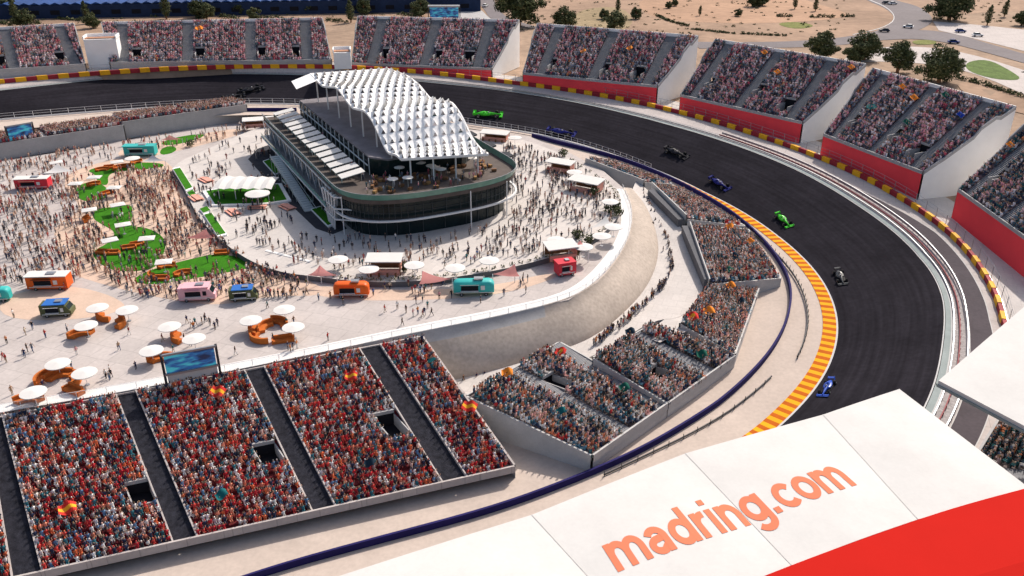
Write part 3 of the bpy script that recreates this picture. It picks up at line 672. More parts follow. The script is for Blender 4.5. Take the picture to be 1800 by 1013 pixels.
# terrace furniture on the nose: planters and parasols
tp = MB(); tc_ = MB(); tw = MB()
for k in range(70):
    s_, t_ = -11 + random.random() * 14, 6 + random.random() * 32
    if s_ < -13.5 * math.sqrt(max(0, 1 - ((t_ - 21) / 21) ** 2)) + 2: s_ = -1 + random.random()
    c = BPt(s_, t_, 10.7)
    if k % 4: (tp if k % 2 else tw).box(c + [0, 0, .4], (1.2, .7, .6), random.random() * 3)
    elif k % 8 == 0: tc_.disc(c + np.array([0, 0, 2.5]), 1.3, .12, 10, rise=.35); tc_.tube(c, c + np.array([0, 0, 2.4]), .05, n=5)
o = tw.build("terrace_tables", mat('amber_timber', (.30, .17, .07), .8), bld); o["kind"] = "stuff"; o = tp.build("terrace_seating", M['wood'], bld); o["kind"] = "stuff"; o = tc_.build("terrace_parasols", M['cloth'], bld); o["kind"] = "stuff"
# rippled canopy
FLc, FRc, NRc, NLc = P(545,128,23), P(682,121,23), P(858,270,16.4), P(705,285,16.4)
def on_plane(px, A, B):   # where a sight line meets the upright plane through A and B
    a = P(px[0], px[1], 0.0); o = np.array([0, 0, CAM_H]); d = a - o; e = B - A; n = np.array([e[1], -e[0]])
    t = np.dot(A[:2] - o[:2], n) / np.dot(d[:2], n); q = o + d * t
    return float(np.dot((q - A)[:2], e[:2]) / np.dot(e[:2], e[:2])), q[2]
lz = sorted(on_plane(p_, FLc, NLc) for p_ in [(545,129),(567,151),(593,153),(606,172),(619,189),(642,194),(655,211),(668,240),(681,268),(701,272),(707,286)])
rz_ = sorted(on_plane(p_, FRc, NRc) for p_ in [(682,121),(700,127),(718,134),(737,149),(757,174),(775,177),(795,179),(812,203),(830,243),(845,262),(858,270)])
def cz(u, v):
    a = np.interp(u, [k[0] for k in lz], [k[1] for k in lz]); c = np.interp(u, [k[0] for k in rz_], [k[1] for k in rz_]); return a * (1 - v) + c * v
uu = np.linspace(0, 1, 101)
SMZ = {}
def csm(u, v):
    return sum(cz(min(1, max(0, u + d)), v) for d in (-.02, 0, .02)) / 3
def CP(u, v, up=0):
    q = lerp(lerp(FLc, NLc, u), lerp(FRc, NRc, u), v); q[2] = csm(u, v) + up; return q
NU, NV = 26, 10; sh = MB()
for i in range(NU):
    for j in range(NV + (i % 2)):
        of = -.5 if i % 2 else 0; v0, v1 = max(0, (j + of) / NV), min(1, (j + 1 + of) / NV); u0, u1 = i / NU, (i + 1.0) / NU
        A, B, C_, D = CP(u0, v0), CP(u0, v1), CP(u1, v1), CP(u1, v0); Mi = CP(u0, (v0 + v1) / 2); ap = CP(u0 + (u1 - u0) * .97, (v0 + v1) / 2, 1.05); uq = u0 + (u1 - u0) * .97
        e0, e1 = CP(uq, v0 + (v1 - v0) * .26), CP(uq, v0 + (v1 - v0) * .74); f0, f1 = CP(u1, v0 + (v1 - v0) * .3), CP(u1, v0 + (v1 - v0) * .7)
        sh.add([A, B, C_, D, Mi, ap, e0, e1], [(0, 3, 6), (0, 6, 4), (4, 6, 5), (4, 5, 7), (4, 7, 1), (1, 7, 2)])
sh.build("canopy_shell", M['canopy'], bld)
# valance rim and far tip
rim = [CP(k / 40, 0) for k in range(41)]; rr2 = [CP(k / 40, 1) for k in range(41)]; b = MB()
for L in (rim, rr2, [CP(1, k / 10) for k in range(11)], [CP(0, k / 10) for k in range(11)]):
    for a, c in zip(L[:-1], L[1:]): b.bar(a - [0, 0, .45], c - [0, 0, .45], .35, .5)
b.build("canopy_rim", M['canopy'], bld)
tipm = MB().add([CP(0, 0), CP(0, .35), P(512, 143, 21.5), P(521, 157, 20.8), CP(.1, 0)], [(0, 2, 1), (0, 3, 2), (0, 4, 3)]); tipm.build("canopy_tip", M['canopy'], bld)
# canopy posts and ribs
for u in (.06, .2, .34, .48, .62, .76, .9): 
    for v in (.02, .98):
        q = CP(u, v, -.3); MB().tube([q[0], q[1], 10.7], q, .2, n=7).build("canopy_post", M['steel'], bld)
for v in (.12, .38, .64, .9):
    q = CP(.985, v, -.3); MB().tube([q[0], q[1], PZ if v in (.38, .64) and False else 10.7], q, .2, n=7).build("canopy_post", M['steel'], bld)
b = MB()
for k in range(0, 13):
    u = k / 12
    for j in range(6): b.bar(CP(u, j / 6, -.6), CP(u, (j + 1) / 6, -.6), .18, .2)
b.build("canopy_ribs", M['steel'], bld)
# dark wings on the right flank
for s_ in (2, 12, 24): MB().prism([BPt(s_, 41, 10.2), BPt(s_ + 6, 41, 10.2), BPt(s_ + 5, 47, 11.2), BPt(s_ + 1, 47, 11.2)], .4, bottom=True).build("side_wing", M['darksteel'], bld)
# ------------------------------------------------------------------ things on the plaza and podium
def proto_root(name): return empty(name, (0, 0, 0), None, None)
def done(p): drop(p)
# --- parasols
def parasol(square):
    r = proto_root("parasol"); b = MB()
    if square:
        e = [(-1.9, -1.5, 2.75), (1.9, -1.5, 2.75), (1.9, 1.5, 2.75), (-1.9, 1.5, 2.75)]
        b.add(e + [(0, 0, 3.1)] + [(a, c, z - .15) for a, c, z in e], [(0, 1, 4), (1, 2, 4), (2, 3, 4), (3, 0, 4), (0, 5, 6, 1), (1, 6, 7, 2), (2, 7, 8, 3), (3, 8, 5, 0), (5, 8, 7, 6)])
    else: b.disc((0, 0, 2.75), 2.35, .14, 20, rise=.3)
    b.build("canopy", M['cloth'], r)
    MB().tube((0, 0, 0), (0, 0, 2.9), .06, n=6).build("pole", M['steel'], r); MB().disc((0, 0, .14), .45, .14, 10).build("base", M['greysteel'], r); return r
pr_, ps_ = parasol(False), parasol(True)
UM = [((100,635),"round white parasol by the orange lounge at the plaza's lower left, upper of three",1,0),((147,651),"round white parasol just right of another over orange lounge seats, lower left plaza",1,0),((57,685),"lowest round white parasol, near the stand's top left corner",1,0),
 ((297,570),"round white parasol standing alone above the big screen",1,0),((265,612),"round white parasol left of the big screen's upper corner",1,0),((150,568),"round white parasol over an orange bench below the blue roofed van",1,0),((170,537),"round white parasol right of the blue roofed van",1,0),((222,541),"round white parasol above two round orange seats, right of another parasol",1,0),
 ((440,559),"round white parasol left of the curved orange lounge ring",1,0),((515,571),"round white parasol right of the curved orange lounge ring",1,0),((499,540),"round white parasol highest of three round the curved orange lounge ring",1,0),((340,591),"round white parasol half hidden behind the big screen",1,0),
 ((215,392),"square white parasol on the neck of the curving lawn",0,0),((192,419),"square white parasol at the left edge of the large curved lawn",0,0),((257,416),"square white parasol on the right half of the large curved lawn",0,0),((287,457),"square white parasol between the two largest lawns",0,0),((206,357),"square white parasol above the curving lawn's upper end",0,0),((156,366),"square white parasol left of the curving lawn's upper end",0,0),
 ((165,309),"square white parasol at the left tip of the upper curved lawn",0,0),((132,320),"square white parasol left of the small round lawn",0,0),((200,327),"square white parasol right of the small round lawn",0,0),((98,283),"square white parasol above the pale tent at far left",0,0),((205,282),"square white parasol above the upper curved lawn",0,0),
 ((453,345),"large round white parasol beside the ribbed white pavilion",1,PZ),((594,453),"round white parasol left of the timber kiosk at the podium's front edge",1,PZ),((728,463),"round white parasol right of the timber kiosk at the podium's front edge",1,PZ),((860,455),"round white parasol behind the teal food truck on the podium",1,PZ),((978,419),"round white parasol at the back of the corner kiosk on the podium",1,PZ),((1058,412),"round white parasol second from the podium's right end",1,PZ),((1079,396),"round white parasol at the podium's right end by the wall",1,PZ),
 ((1073,352),"round white parasol at the podium's upper right bend",1,PZ),((1026,431),"small round parasol just right of the corner kiosk on the podium",1,PZ),((800,468),"small round parasol behind the rosy sail on the podium's front rim",1,PZ),((648,470),"small round parasol touching the front timber kiosk's left side",1,PZ),((1010,300),"round white parasol among the terrace gardens behind the podium",1,PZ),((1040,318),"round white parasol beside the brown pergola on the right of the podium",1,PZ),((905,240),"round white parasol near the track fence right of the canopy building",1,PZ),((232,276),"round white parasol in front of the teal container bar",1,0)]
ITEMS = []
for (x, y), lb, rd, z in UM:
    q = P(x, y, z + 2.85); q[2] = z; sc_ = .86 if y > 500 else .9; c = copy_tree(pr_ if rd else ps_, q, random.random() * .6, lb, "white parasols on the plaza", scale=(sc_ if (x, y) != (453,345) else 1.3)); tag(c, cat="parasol"); ITEMS.append((q[0], q[1], .4))
done(pr_); done(ps_)
# --- lounge seats
def sofa(curved):
    r = proto_root("lounge_seat"); s = MB(); k = MB(); n = 8
    if curved:
        def arc(r0, r1, z0, z1, mb):
            A = [[(rr * math.cos(t), rr * math.sin(t) - 1.6, zz) for rr, zz in ((r0, z0), (r0, z1), (r1, z1), (r1, z0))] for t in [math.pi * (.22 + .56 * i / n) for i in range(n + 1)]]
            mb.grid(A, close=True); mb.poly(A[0]); mb.poly(A[-1][::-1])
        arc(1.3, 2.1, .05, .48, s); arc(2.1, 2.4, .05, .95, k)
    else:
        s.box((0, -.1, .26), (2.6, .85, .44)); k.box((0, .42, .5), (2.6, .25, .92))
        MB().box((-1.42, 0, .36), (.24, 1.1, .62)).build("armrest", M['sofa'], r); MB().box((1.42, 0, .36), (.24, 1.1, .62)).build("armrest", M['sofa'], r)
    s.build("seat", M['sofa'], r); k.build("backrest", M['sofa'], r)
    return r
sa, sb_ = sofa(True), sofa(False)
SF = [((143,590),1,.6,"curved orange lounge seat under the parasol below the blue roofed van"),((181,561),1,2.4,"curved orange lounge seat behind two parasols, left one of a pair"),((212,571),1,-1.2,"curved orange lounge seat right of its twin, below two round parasols"),((284,634),1,.3,"orange lounge seat peeping out left of the big screen"),((311,597),1,2.0,"orange lounge seat above the big screen"),
 ((455,600),1,2.6,"curved orange seat at the left of the lounge ring, right of the screen"),((498,601),0,.3,"straight orange bench right of the lounge ring with parasols"),((466,578),1,1.2,"curved orange seat at the back of the lounge ring"),((492,570),1,-.6,"orange seat at the right back of the lounge ring"),((447,585),1,1.9,"orange seat at the far left of the lounge ring"),
 ((77,668),1,1.4,"orange seat at left of the lower left lounge group"),((104,664),1,.6,"orange seat in the middle of the lower left lounge group"),((132,672),1,-1.2,"orange seat at right of the lower left lounge group"),((52,706),1,.2,"orange seat under the lowest parasol"),((130,690),0,-.5,"orange seat lowest of the lower left lounge group"),
 ((182,446),0,-.1,"orange sofa at the lower left of the big curved lawn"),((198,447),0,.1,"second orange sofa from the left on the big curved lawn"),((227,438),0,.35,"orange sofa in the middle of the big curved lawn"),((241,432),0,.5,"orange sofa right of the middle on the big curved lawn"),((284,492),0,.05,"orange sofa with white cushions on the lower lawn"),((321,483),1,.6,"curved orange sofa on the lower lawn, right of another"),((268,488),1,2.2,"orange sofa at the left tip of the lower lawn"),((293,470),1,.4,"orange sofa under the square parasol between the lawns"),((390,447),0,.2,"brown orange seat near the lower lawn's upper end"),
 ((180,300),1,.4,"orange seat at left of the upper curved lawn"),((192,296),0,.3,"orange bench second from left on the upper curved lawn"),((206,297),1,1.2,"orange seat third from left on the upper curved lawn"),((222,294),0,.3,"orange bench on the middle of the upper curved lawn"),((240,287),1,.9,"orange seat at right of the upper curved lawn"),((165,326),1,.7,"orange seat on the small round lawn"),((152,388),1,1.7,"orange seat left of the curving lawn's neck"),((188,342),0,.9,"orange bench right of the small round lawn")]
for (x, y), cu, rz, lb in SF:
    q = P(x, y, .06 if y < 500 and x < 400 else 0); c = copy_tree(sa if cu else sb_, q, rz, lb, "orange lounge seats on the plaza", scale=1.3 if y > 500 else 1.05); tag(c, cat="lounge seat"); ITEMS.append((q[0], q[1], 1.5))
done(sa); done(sb_)
# --- food trucks, vans and kiosks
def truck(name, px, z, L, W, Hh, rz, body, roof, label, cat="food truck", kind="box", trim=None):
    q = P(px[0], px[1], z); r = empty(name, (q[0], q[1], z), label, cat); ROOTLOC[r.name] = (0, 0, 0)
    n = 10; b = MB(); h0 = .45
    if kind == "bubble":
        sec = [(-.5, .55, .75), (-.47, .85, .9), (-.38, 1, 1), (.38, 1, 1), (.47, .85, .88), (.5, .6, .7)]; rows = []
        for s_, wy, hz in sec:
            rows.append([(s_ * L, W / 2 * wy * math.copysign(abs(math.cos(a)) ** .5, math.cos(a)), h0 + (Hh - h0) * hz * (.5 + .5 * math.copysign(abs(math.sin(a)) ** .55, math.sin(a)))) for a in [2 * math.pi * k / 16 for k in range(16)]])
        b.grid(rows, close=True); b.poly(rows[0][::-1]); b.poly(rows[-1])
    else:
        c = .12; prof = [(-W / 2, h0), (-W / 2, Hh - c), (-W / 2 + c, Hh), (W / 2 - c, Hh), (W / 2, Hh - c), (W / 2, h0)]
        x0, x1 = -L / 2, L / 2 - (L * .22 if kind == "van" else 0)
        b.grid([[(x0, a, zz) for a, zz in prof], [(x1, a, zz) for a, zz in prof]], close=True); b.poly([(x0, a, zz) for a, zz in prof][::-1]); b.poly([(x1, a, zz) for a, zz in prof])
    b.build("body", body, r, smooth=(kind == "bubble"))
    if kind == "van":
        cb = MB(); x1 = L / 2 - L * .22
        pr = [(x1, h0), (x1, Hh * .9), (x1 + L * .08, Hh * .86), (x1 + L * .17, Hh * .55), (L / 2, Hh * .5), (L / 2, h0)]
        cb.grid([[(a, -W / 2 * .95, zz) for a, zz in pr], [(a, W / 2 * .95, zz) for a, zz in pr]], close=True); cb.poly([(a, -W / 2 * .95, zz) for a, zz in pr]); cb.poly([(a, W / 2 * .95, zz) for a, zz in pr][::-1])
        cb.build("cab", body, r)
        MB().add([(x1 + L * .085, -W * .42, Hh * .86), (x1 + L * .085, W * .42, Hh * .86), (x1 + L * .17, W * .42, Hh * .58), (x1 + L * .17, -W * .42, Hh * .58)], [(0, 1, 2, 3)]).build("windscreen", M['glass'], r).location = (.03, 0, .03)
    if roof: MB().box((-L * .02, 0, Hh + .1), (L * (.74 if kind == "van" else 1.04), W * 1.08, .16)).build("roof", roof, r)
    MB().box((-L * .1, -W / 2 - .03, Hh * .58), (L * .42, .08, Hh * .32)).build("serving_hatch", M['void'], r)
    MB().add([(-L * .33, -W / 2 - .04, Hh * .78), (L * .13, -W / 2 - .04, Hh * .78), (L * .13, -W / 2 - .8, Hh * .9), (-L * .33, -W / 2 - .8, Hh * .9), (-L * .33, -W / 2 - .04, Hh * .82), (L * .13, -W / 2 - .04, Hh * .82), (L * .13, -W / 2 - .8, Hh * .94), (-L * .33, -W / 2 - .8, Hh * .94)], [(0, 1, 2, 3), (7, 6, 5, 4), (0, 3, 7, 4), (1, 5, 6, 2), (3, 2, 6, 7)]).build("awning", trim or M['cloth'], r)
    MB().box((-L * .1, -W / 2 - .2, Hh * .40), (L * .44, .4, .07)).build("counter", M['steel'], r)
    MB().box((L * .22, -W / 2 - .05, Hh * .6), (L * .1, .06, Hh * .3)).build("menu_board", M['cloth'] if body is not PINK else M['void'], r)
    MB().box((0, -W / 2 - .02, Hh * .27), (L * .9, .05, .14)).build("side_stripe", M['cloth'], r)
    MB().box((L * .08 if kind != "bubble" else L * .12, 0, Hh + .28), (L * .22, W * .4, .3)).build("roof_vent", M['greysteel'], r)
    for sx in (-.3, .3):
        for sy in (-1, 1):
            wl = MB().tube((L * sx, sy * W * .5, .36), (L * sx, sy * (W * .5 - .28), .36), .36, n=12).build("wheel", M['blacktyre'], r)
            MB().tube((L * sx, sy * (W * .5 + .01), .36), (L * sx, sy * (W * .5 - .02), .36), .2, n=10).build("rim", M['greysteel'], wl)
    r.rotation_euler = (0, 0, rz); ITEMS.append((q[0], q[1], L * .45)); return r
cm = lambda n, c, r=.4: mat(n, c, r, .05, .8)
TEAL, ORG, PINK, OLIVE, BLUE, DRED = cm("teal_paint", (.05, .42, .40)), cm("orange_red_paint", (.75, .12, .02)), cm("pink_paint", (.75, .42, .46)), cm("olive_paint", (.10, .11, .05)), cm("blue_roof_paint", (.03, .14, .45)), cm("crimson_paint", (.62, .04, .06))
truck("food_truck", (833,516), 0, 8.2, 2.7, 3.1, .05, TEAL, None, "rounded teal food truck parked below the podium wall", kind="bubble")
truck("food_truck", (619,520), 0, 7.0, 2.6, 3.0, .03, ORG, None, "bright orange food truck left of the pink shade sail", kind="bubble", trim=ORG)
truck("food_truck", (350,526), 0, 7.0, 2.6, 3.0, .12, PINK, PINK, "pale pink food truck below the lower lawn", kind="van", trim=PINK)
truck("food_van", (430,526), 0, 5.4, 2.4, 2.5, .15, OLIVE, BLUE, "olive food van with bright blue roof, right of the pink truck", "food van", "van", trim=M['cloth'])
truck("food_van", (104,553), 0, 5.6, 2.6, 2.6, .12, OLIVE, BLUE, "dark olive food van with blue roof at far left of the plaza", "food van", "van", trim=M['cloth'])
truck("food_truck", (-4,528), 0, 5.5, 2.4, 2.8, .1, TEAL, None, "turquoise food truck cut off by the photo's left edge", kind="bubble")
truck("food_kiosk", (90,506), 0, 8.0, 2.8, 3.0, .06, ORG, M['cloth'], "long orange and black food kiosk with white roof on the left", "kiosk", trim=M['void'])
truck("food_cart", (993,482), 0, 4.0, 2.6, 3.0, .35, DRED, DRED, "boxy crimson food cart under the podium's right curve", "food cart", trim=M['cloth'])
truck("food_kiosk", (61,331), 0, 8.5, 3.0, 2.9, .1, DRED, M['cloth'], "dark red kiosk with white roof on the far left of the plaza", "kiosk", trim=M['salmon'])
truck("container_bar", (249,273), 0, 9.0, 3.0, 3.0, .06, TEAL, TEAL, "teal container bar at the top of the plaza near the far stand", "container bar", trim=M['cloth'])
# --- open kiosks on the podium
def kiosk(px, z, L, W, Hh, rz, label, plant=True):
    q = P(px[0], px[1], z); r = empty("timber_kiosk", (q[0], q[1], z), label, "kiosk"); ROOTLOC[r.name] = (0, 0, 0)
    MB().prism([(-L / 2, -W / 2, Hh), (L / 2, -W / 2, Hh), (L / 2, W / 2, Hh + .3), (-L / 2, W / 2, Hh + .3)], .2, bottom=True).build("roof", M['cloth'], r)
    for sx in (-1, 1):
        for sy in (-1, 1): MB().tube((sx * L * .46, sy * W * .45, 0), (sx * L * .46, sy * W * .45, Hh), .1, n=6).build("post", M['wood'], r)
    MB().box((0, -W * .35, .55), (L * .85, .6, 1.1)).build("counter", M['salmon'], r); MB().box((0, W * .4, Hh * .45), (L * .85, .15, Hh * .8)).build("back_panel", M['wood'], r)
    for k in range(4): MB().box((-L * .35 + k * L * .23, -W * .6, .4), (.4, .4, .8)).build("stool", M['wood'], r)
    MB().box((L * .44, 0, Hh * .5), (.1, W * .8, Hh * .7)).build("side_panel", M['salmon'], r)
    r.rotation_euler = (0, 0, rz); ITEMS.append((q[0], q[1], 3.5))
    if plant:
        ca, sa_ = math.cos(rz), math.sin(rz); shrub((q[0] + ca * (L * .56), q[1] + sa_ * (L * .56), z), 1.5, 2.6, "dark clipped shrub beside the " + plant)
def leafball(b, c, r, n, sz, rng, flat=1.0):
    for _ in range(n):
        d = rng.normal(size=3); d /= np.linalg.norm(d); q = np.array(c) + d * np.array(r) * (rng.random() ** .33); a = rng.normal(size=3); a /= np.linalg.norm(a); e = np.cross(a, d + .3); e /= np.linalg.norm(e) + 1e-9
        s_ = sz * (.6 + .8 * rng.random()); m_ = 0 if rng.random() < .6 else (1 if rng.random() < .6 else 2)
        b.add([q - a * s_, q + e * s_ * .6, q + a * s_, q - e * s_ * .6], [(0, 1, 2, 3)], m_)
LEAF = [mat("dark_leaves", (.055, .068, .028), .85, .3, .8), mat("mid_leaves", (.10, .115, .05), .85, .3, .8), mat("light_leaves", (.17, .17, .085), .85, .3, .8)]
def shrub(q, w_, h, label, cat="shrub", grp=None):
    b = MB(); leafball(b, (q[0], q[1], q[2] + h * .5), (w_ * .5, w_ * .5, h * .5), 160, .28, RNG)
    r = empty("shrub", q, label, cat, grp); b.build("foliage", LEAF, r); MB().tube(q, (q[0], q[1], q[2] + h * .4), .08, n=5).build("stem", M['wood'], r)
kiosk((677,478), PZ, 7.5, 4.2, 3.2, 0.0, "timber kiosk with flat white roof at the podium's front edge", "timber kiosk at the podium's front")
kiosk((985,452), PZ, 7.0, 4.5, 2.9, .3, "timber kiosk with pale roof near the podium's right curve", "kiosk at the podium's right curve")
kiosk((1030,335), PZ, 9, 5, 3.0, -.55, "brown pergola kiosk on the podium's right terrace by the upper stands", False)
kiosk((985,300), PZ, 8, 4, 2.6, -.5, "brown pergola kiosk among the terrace gardens right of the building", False)
kiosk((870,246), PZ, 9, 4, 2.4, -.3, "low brown pergola by the track fence right of the canopy", False)
kiosk((455,222), PZ, 10, 4, 2.4, .25, "low brown pergola left of the building's far corner", False)
for x, y, l in [(1070,375,"shrub on the podium's right rim above the parasols"),(1082,370,"shrub at the podium's right rim beside the walkway"),(1045,345,"dark shrub below the brown pergola on the right terrace"),(990,275,"dark shrub amid the terrace gardens"),(1015,420,"shrub by the kiosk at the right curve of the podium"),(335,258,"dark shrub beside the uppermost lawn"),(1088,380,"small round shrub at the podium's far right tip"),(1035,428,"small shrub in the planting along the podium's right front")]:
    shrub(P(x, y, PZ if x > 400 else 0), 3.0, 2.4, l)
# planting along the podium's front and right edge
b = MB()
for k in range(len(PP)):
    x, y, _ = proj(PP[k])
    if (x > 540 and y > 330) or x > 1000:
        q0 = inward(PP[k], 1.0); leafball(b, (q0[0], q0[1], PZ + .3), (.8, .8, .35), 14, .25, RNG)
tag(b.build("edge_planting", [mat("grey_green_planting", (.20, .20, .14), .9, .3, 1), mat("straw_planting", (.36, .31, .22), .9, .3, 1), LEAF[1]]), kind="stuff")
# --- shade sails
def sail(pts, zs, label, m):
    q = [P(x, y, z) for (x, y), z in zip(pts, zs)]; c = sum(q) / 3; r = empty("shade_sail", (c[0], c[1], 0), label, "shade sail"); n = 6; rows = []
    b = MB(); g = {}
    for i in range(n + 1):
        for j in range(n + 1 - i):
            a, e = i / n, j / n; k = 1 - a - e; p = q[0] * k + q[1] * a + q[2] * e; s_ = 1 - .35 * (a * e + e * k + a * k) * 1.0
            p = c + (p - c) * s_; p[2] -= 1.2 * (a * e + e * k + k * a); g[i, j] = len(b.v); b.v.append(tuple(p))
    for i in range(n):
        for j in range(n - i):
            b.f.append((g[i, j], g[i + 1, j], g[i, j + 1])); b.m.append(0)
            if j < n - i - 1: b.f.append((g[i + 1, j], g[i + 1, j + 1], g[i, j + 1])); b.m.append(0)
    b.build("fabric", m, r)
    for p in q: MB().tube((p[0], p[1], 0), p, .09, n=6).build("mast", M['steel'], r)
SAILM = mat("pink_sail_fabric", (.85, .42, .40), .8, .05, .5)
def translucent(m, c, f=.55):
    t = m.node_tree; b = t.nodes["Principled BSDF"]; o = t.nodes["Material Output"]; tl = t.nodes.new("ShaderNodeBsdfTranslucent"); tl.inputs[0].default_value = (*c, 1); mx = t.nodes.new("ShaderNodeMixShader"); mx.inputs[0].default_value = f
    t.links.new(b.outputs[0], mx.inputs[1]); t.links.new(tl.outputs[0], mx.inputs[2]); t.links.new(mx.outputs[0], o.inputs["Surface"])
translucent(SAILM, (.85, .38, .36))
sail([(540,484),(592,484),(562,466)], (2.2, 2.6, 4.2), "pale pink shade sail left of the orange food truck", SAILM)
sail([(736,500),(795,490),(742,476)], (1.6, 2.6, 4.2), "rosy pink shade sail between the orange and teal food trucks", SAILM)
sail([(866,482),(914,486),(905,464)], (2.6, 2.4, 4.2), "pale pink shade sail right of the teal food truck", SAILM)
sail([(1000,440),(1035,436),(1020,422)], (3.2, 3.4, 4.6), "pale pink tent awning right of the crimson food cart on the podium rim", SAILM)
sail([(1040,400),(1075,392),(1066,378)], (3.2, 3.4, 4.6), "cream tent awning among the right rim parasols of the podium", M['cloth'])
sail([(325,418),(376,418),(362,402)], (2.4, 2.4, 4.0), "pale pink shade sail against the podium's left wall", SAILM)
sail([(283,246),(320,244),(297,237)], (2.4, 2.4, 3.6), "small pink shade sail behind the uppermost lawn", SAILM)
sail([(248,284),(290,282),(268,272)], (2.2, 2.4, 3.6), "cream shade sail near the top of the podium's left wall", M['cloth'])
sail([(75,305),(128,300),(100,288)], (2.2, 2.4, 3.6), "large cream shade tent on the far left of the plaza", M['cloth'])
# --- podium planters and pavilion
def planter(pts, label, z=PZ):
    q = [P(x, y, z + .45) for x, y in pts]; c = sum(q) / len(q); r = empty("lawn_planter", (c[0], c[1], z), label, "planter")
    MB().prism(q, .5).build("kerb", M['white'], r)
    MB().prism([c + (p - c) * .9 + [0, 0, .06] for p in q], .1).build("grass", M['lawn'], r)
planter([(303,296),(316,293),(340,331),(327,336)], "long narrow grass planter at the top of the podium's left edge")
planter([(357,376),(371,372),(399,412),(383,416)], "long narrow grass planter lowest on the podium's left edge")
planter([(328,338),(339,333),(345,341),(334,346)], "tiny grass planter between the narrow ones on the left edge")
planter([(350,367),(364,362),(371,370),(357,375)], "small square grass planter in the row on the podium's left edge")
planter([(462,283),(473,279),(497,302),(484,307)], "upper slanting grass planter on dark paving left of the building")
planter([(496,316),(503,311),(511,319),(503,324)], "tiny grass planter on dark paving left of the building")
planter([(524,346),(541,342),(551,352),(535,357)], "small square grass planter on dark paving left of the building")
planter([(546,367),(563,362),(590,393),(577,398)], "lowest slanting grass planter on dark paving beside the building's corner")
planter([(355,335),(392,330),(495,322),(512,352),(470,358),(372,361)], "broad grass planter under the ribbed white pavilion")
struct(MB().prism([P(x, y, PZ + .015) for x, y in [(436,280),(452,262),(486,250),(610,402),(585,412),(555,402),(495,345)]], .012).build("painted_shadow", mat("dark_grey_paving", (.045, .045, .052), .85, .2, .4)))  # building's cast shadow painted as a dark sheet on the podium
def pavilion():
    zt = PZ + 3.4; c = P(430, 330, PZ); r = empty("white_pavilion", (c[0], c[1], PZ), "ribbed white pavilion roof over grass left of the building", "pavilion")
    A, B, C_, D = P(373,333,zt), P(392,311,zt), P(491,312,zt), P(477,333,zt + .3); n = 10; rows = []
    for i in range(n + 1):
        u = i / n; rows.append([lerp(lerp(A, D, u), lerp(B, C_, u), k / 6) + [0, 0, .5 * math.sin(math.pi * k / 6) + (.3 if i % 2 else 0)] for k in range(7)])
    MB().grid(rows).build("roof", M['cloth'], r)
    for u in (.08, .36, .64, .92):
        for v in (.1, .9): q = lerp(lerp(A, D, u), lerp(B, C_, u), v); MB().tube((q[0], q[1], PZ), q, .1, n=6).build("post", M['steel'], r)
pavilion()
def bench(px, rz, label, grp):
    q = P(px[0], px[1], PZ); r = empty("salmon_bench", q, label, "bench", grp); ROOTLOC[r.name] = (0, 0, 0)
    MB().box((0, 0, .5), (4.6, 1.2, .16)).build("table_top", M['salmon'], r)
    for sy in (-1, 1): MB().box((0, sy * 1.1, .32), (4.6, .5, .12)).build("seat", M['salmon'], r)
    MB().box((-1.8, 0, .2), (.2, 2.4, .4)).build("leg", M['wood'], r); MB().box((1.8, 0, .2), (.2, 2.4, .4)).build("leg", M['wood'], r); r.rotation_euler = (0, 0, rz)
for px, rz, lb in [((362,318),-.8,"salmon picnic bench left of the ribbed pavilion's far end"),((345,350),-.9,"salmon picnic bench in the planter row on the podium's left edge"),((410,375),-.9,"salmon picnic bench below the grass under the pavilion"),((505,366),-.8,"salmon picnic bench right of the large round parasol"),((452,366),.1,"brown picnic bench under the large round parasol"),((515,330),-.8,"salmon picnic bench on dark paving beside the building")]: bench(px, rz, lb, "picnic benches on the podium")
# --- screens
def pic_mat():
    m = bpy.data.materials.new("screen_picture"); m.use_nodes = True; t = m.node_tree; b = t.nodes["Principled BSDF"]
    tc = t.nodes.new("ShaderNodeTexCoord"); n = t.nodes.new("ShaderNodeTexNoise"); n.inputs["Scale"].default_value = .9; n.inputs["Detail"].default_value = 3
    mp = t.nodes.new("ShaderNodeMapping"); mp.inputs["Scale"].default_value = (.35, .35, 1.3)
    cr = t.nodes.new("ShaderNodeValToRGB"); e = cr.color_ramp.elements; e[0].position = .38; e[0].color = (.01, .02, .06, 1); e[1].position = .62; e[1].color = (.05, .35, .42, 1)
    x = e.new(.5); x.color = (.02, .10, .28, 1)
    t.links.new(tc.outputs["Object"], mp.inputs[0]); t.links.new(mp.outputs[0], n.inputs["Vector"]); t.links.new(n.outputs["Fac"], cr.inputs[0]); t.links.new(cr.outputs[0], b.inputs["Base Color"]); t.links.new(cr.outputs[0], b.inputs["Emission Color"]); b.inputs["Emission Strength"].default_value = .5; return m
PIC = pic_mat()
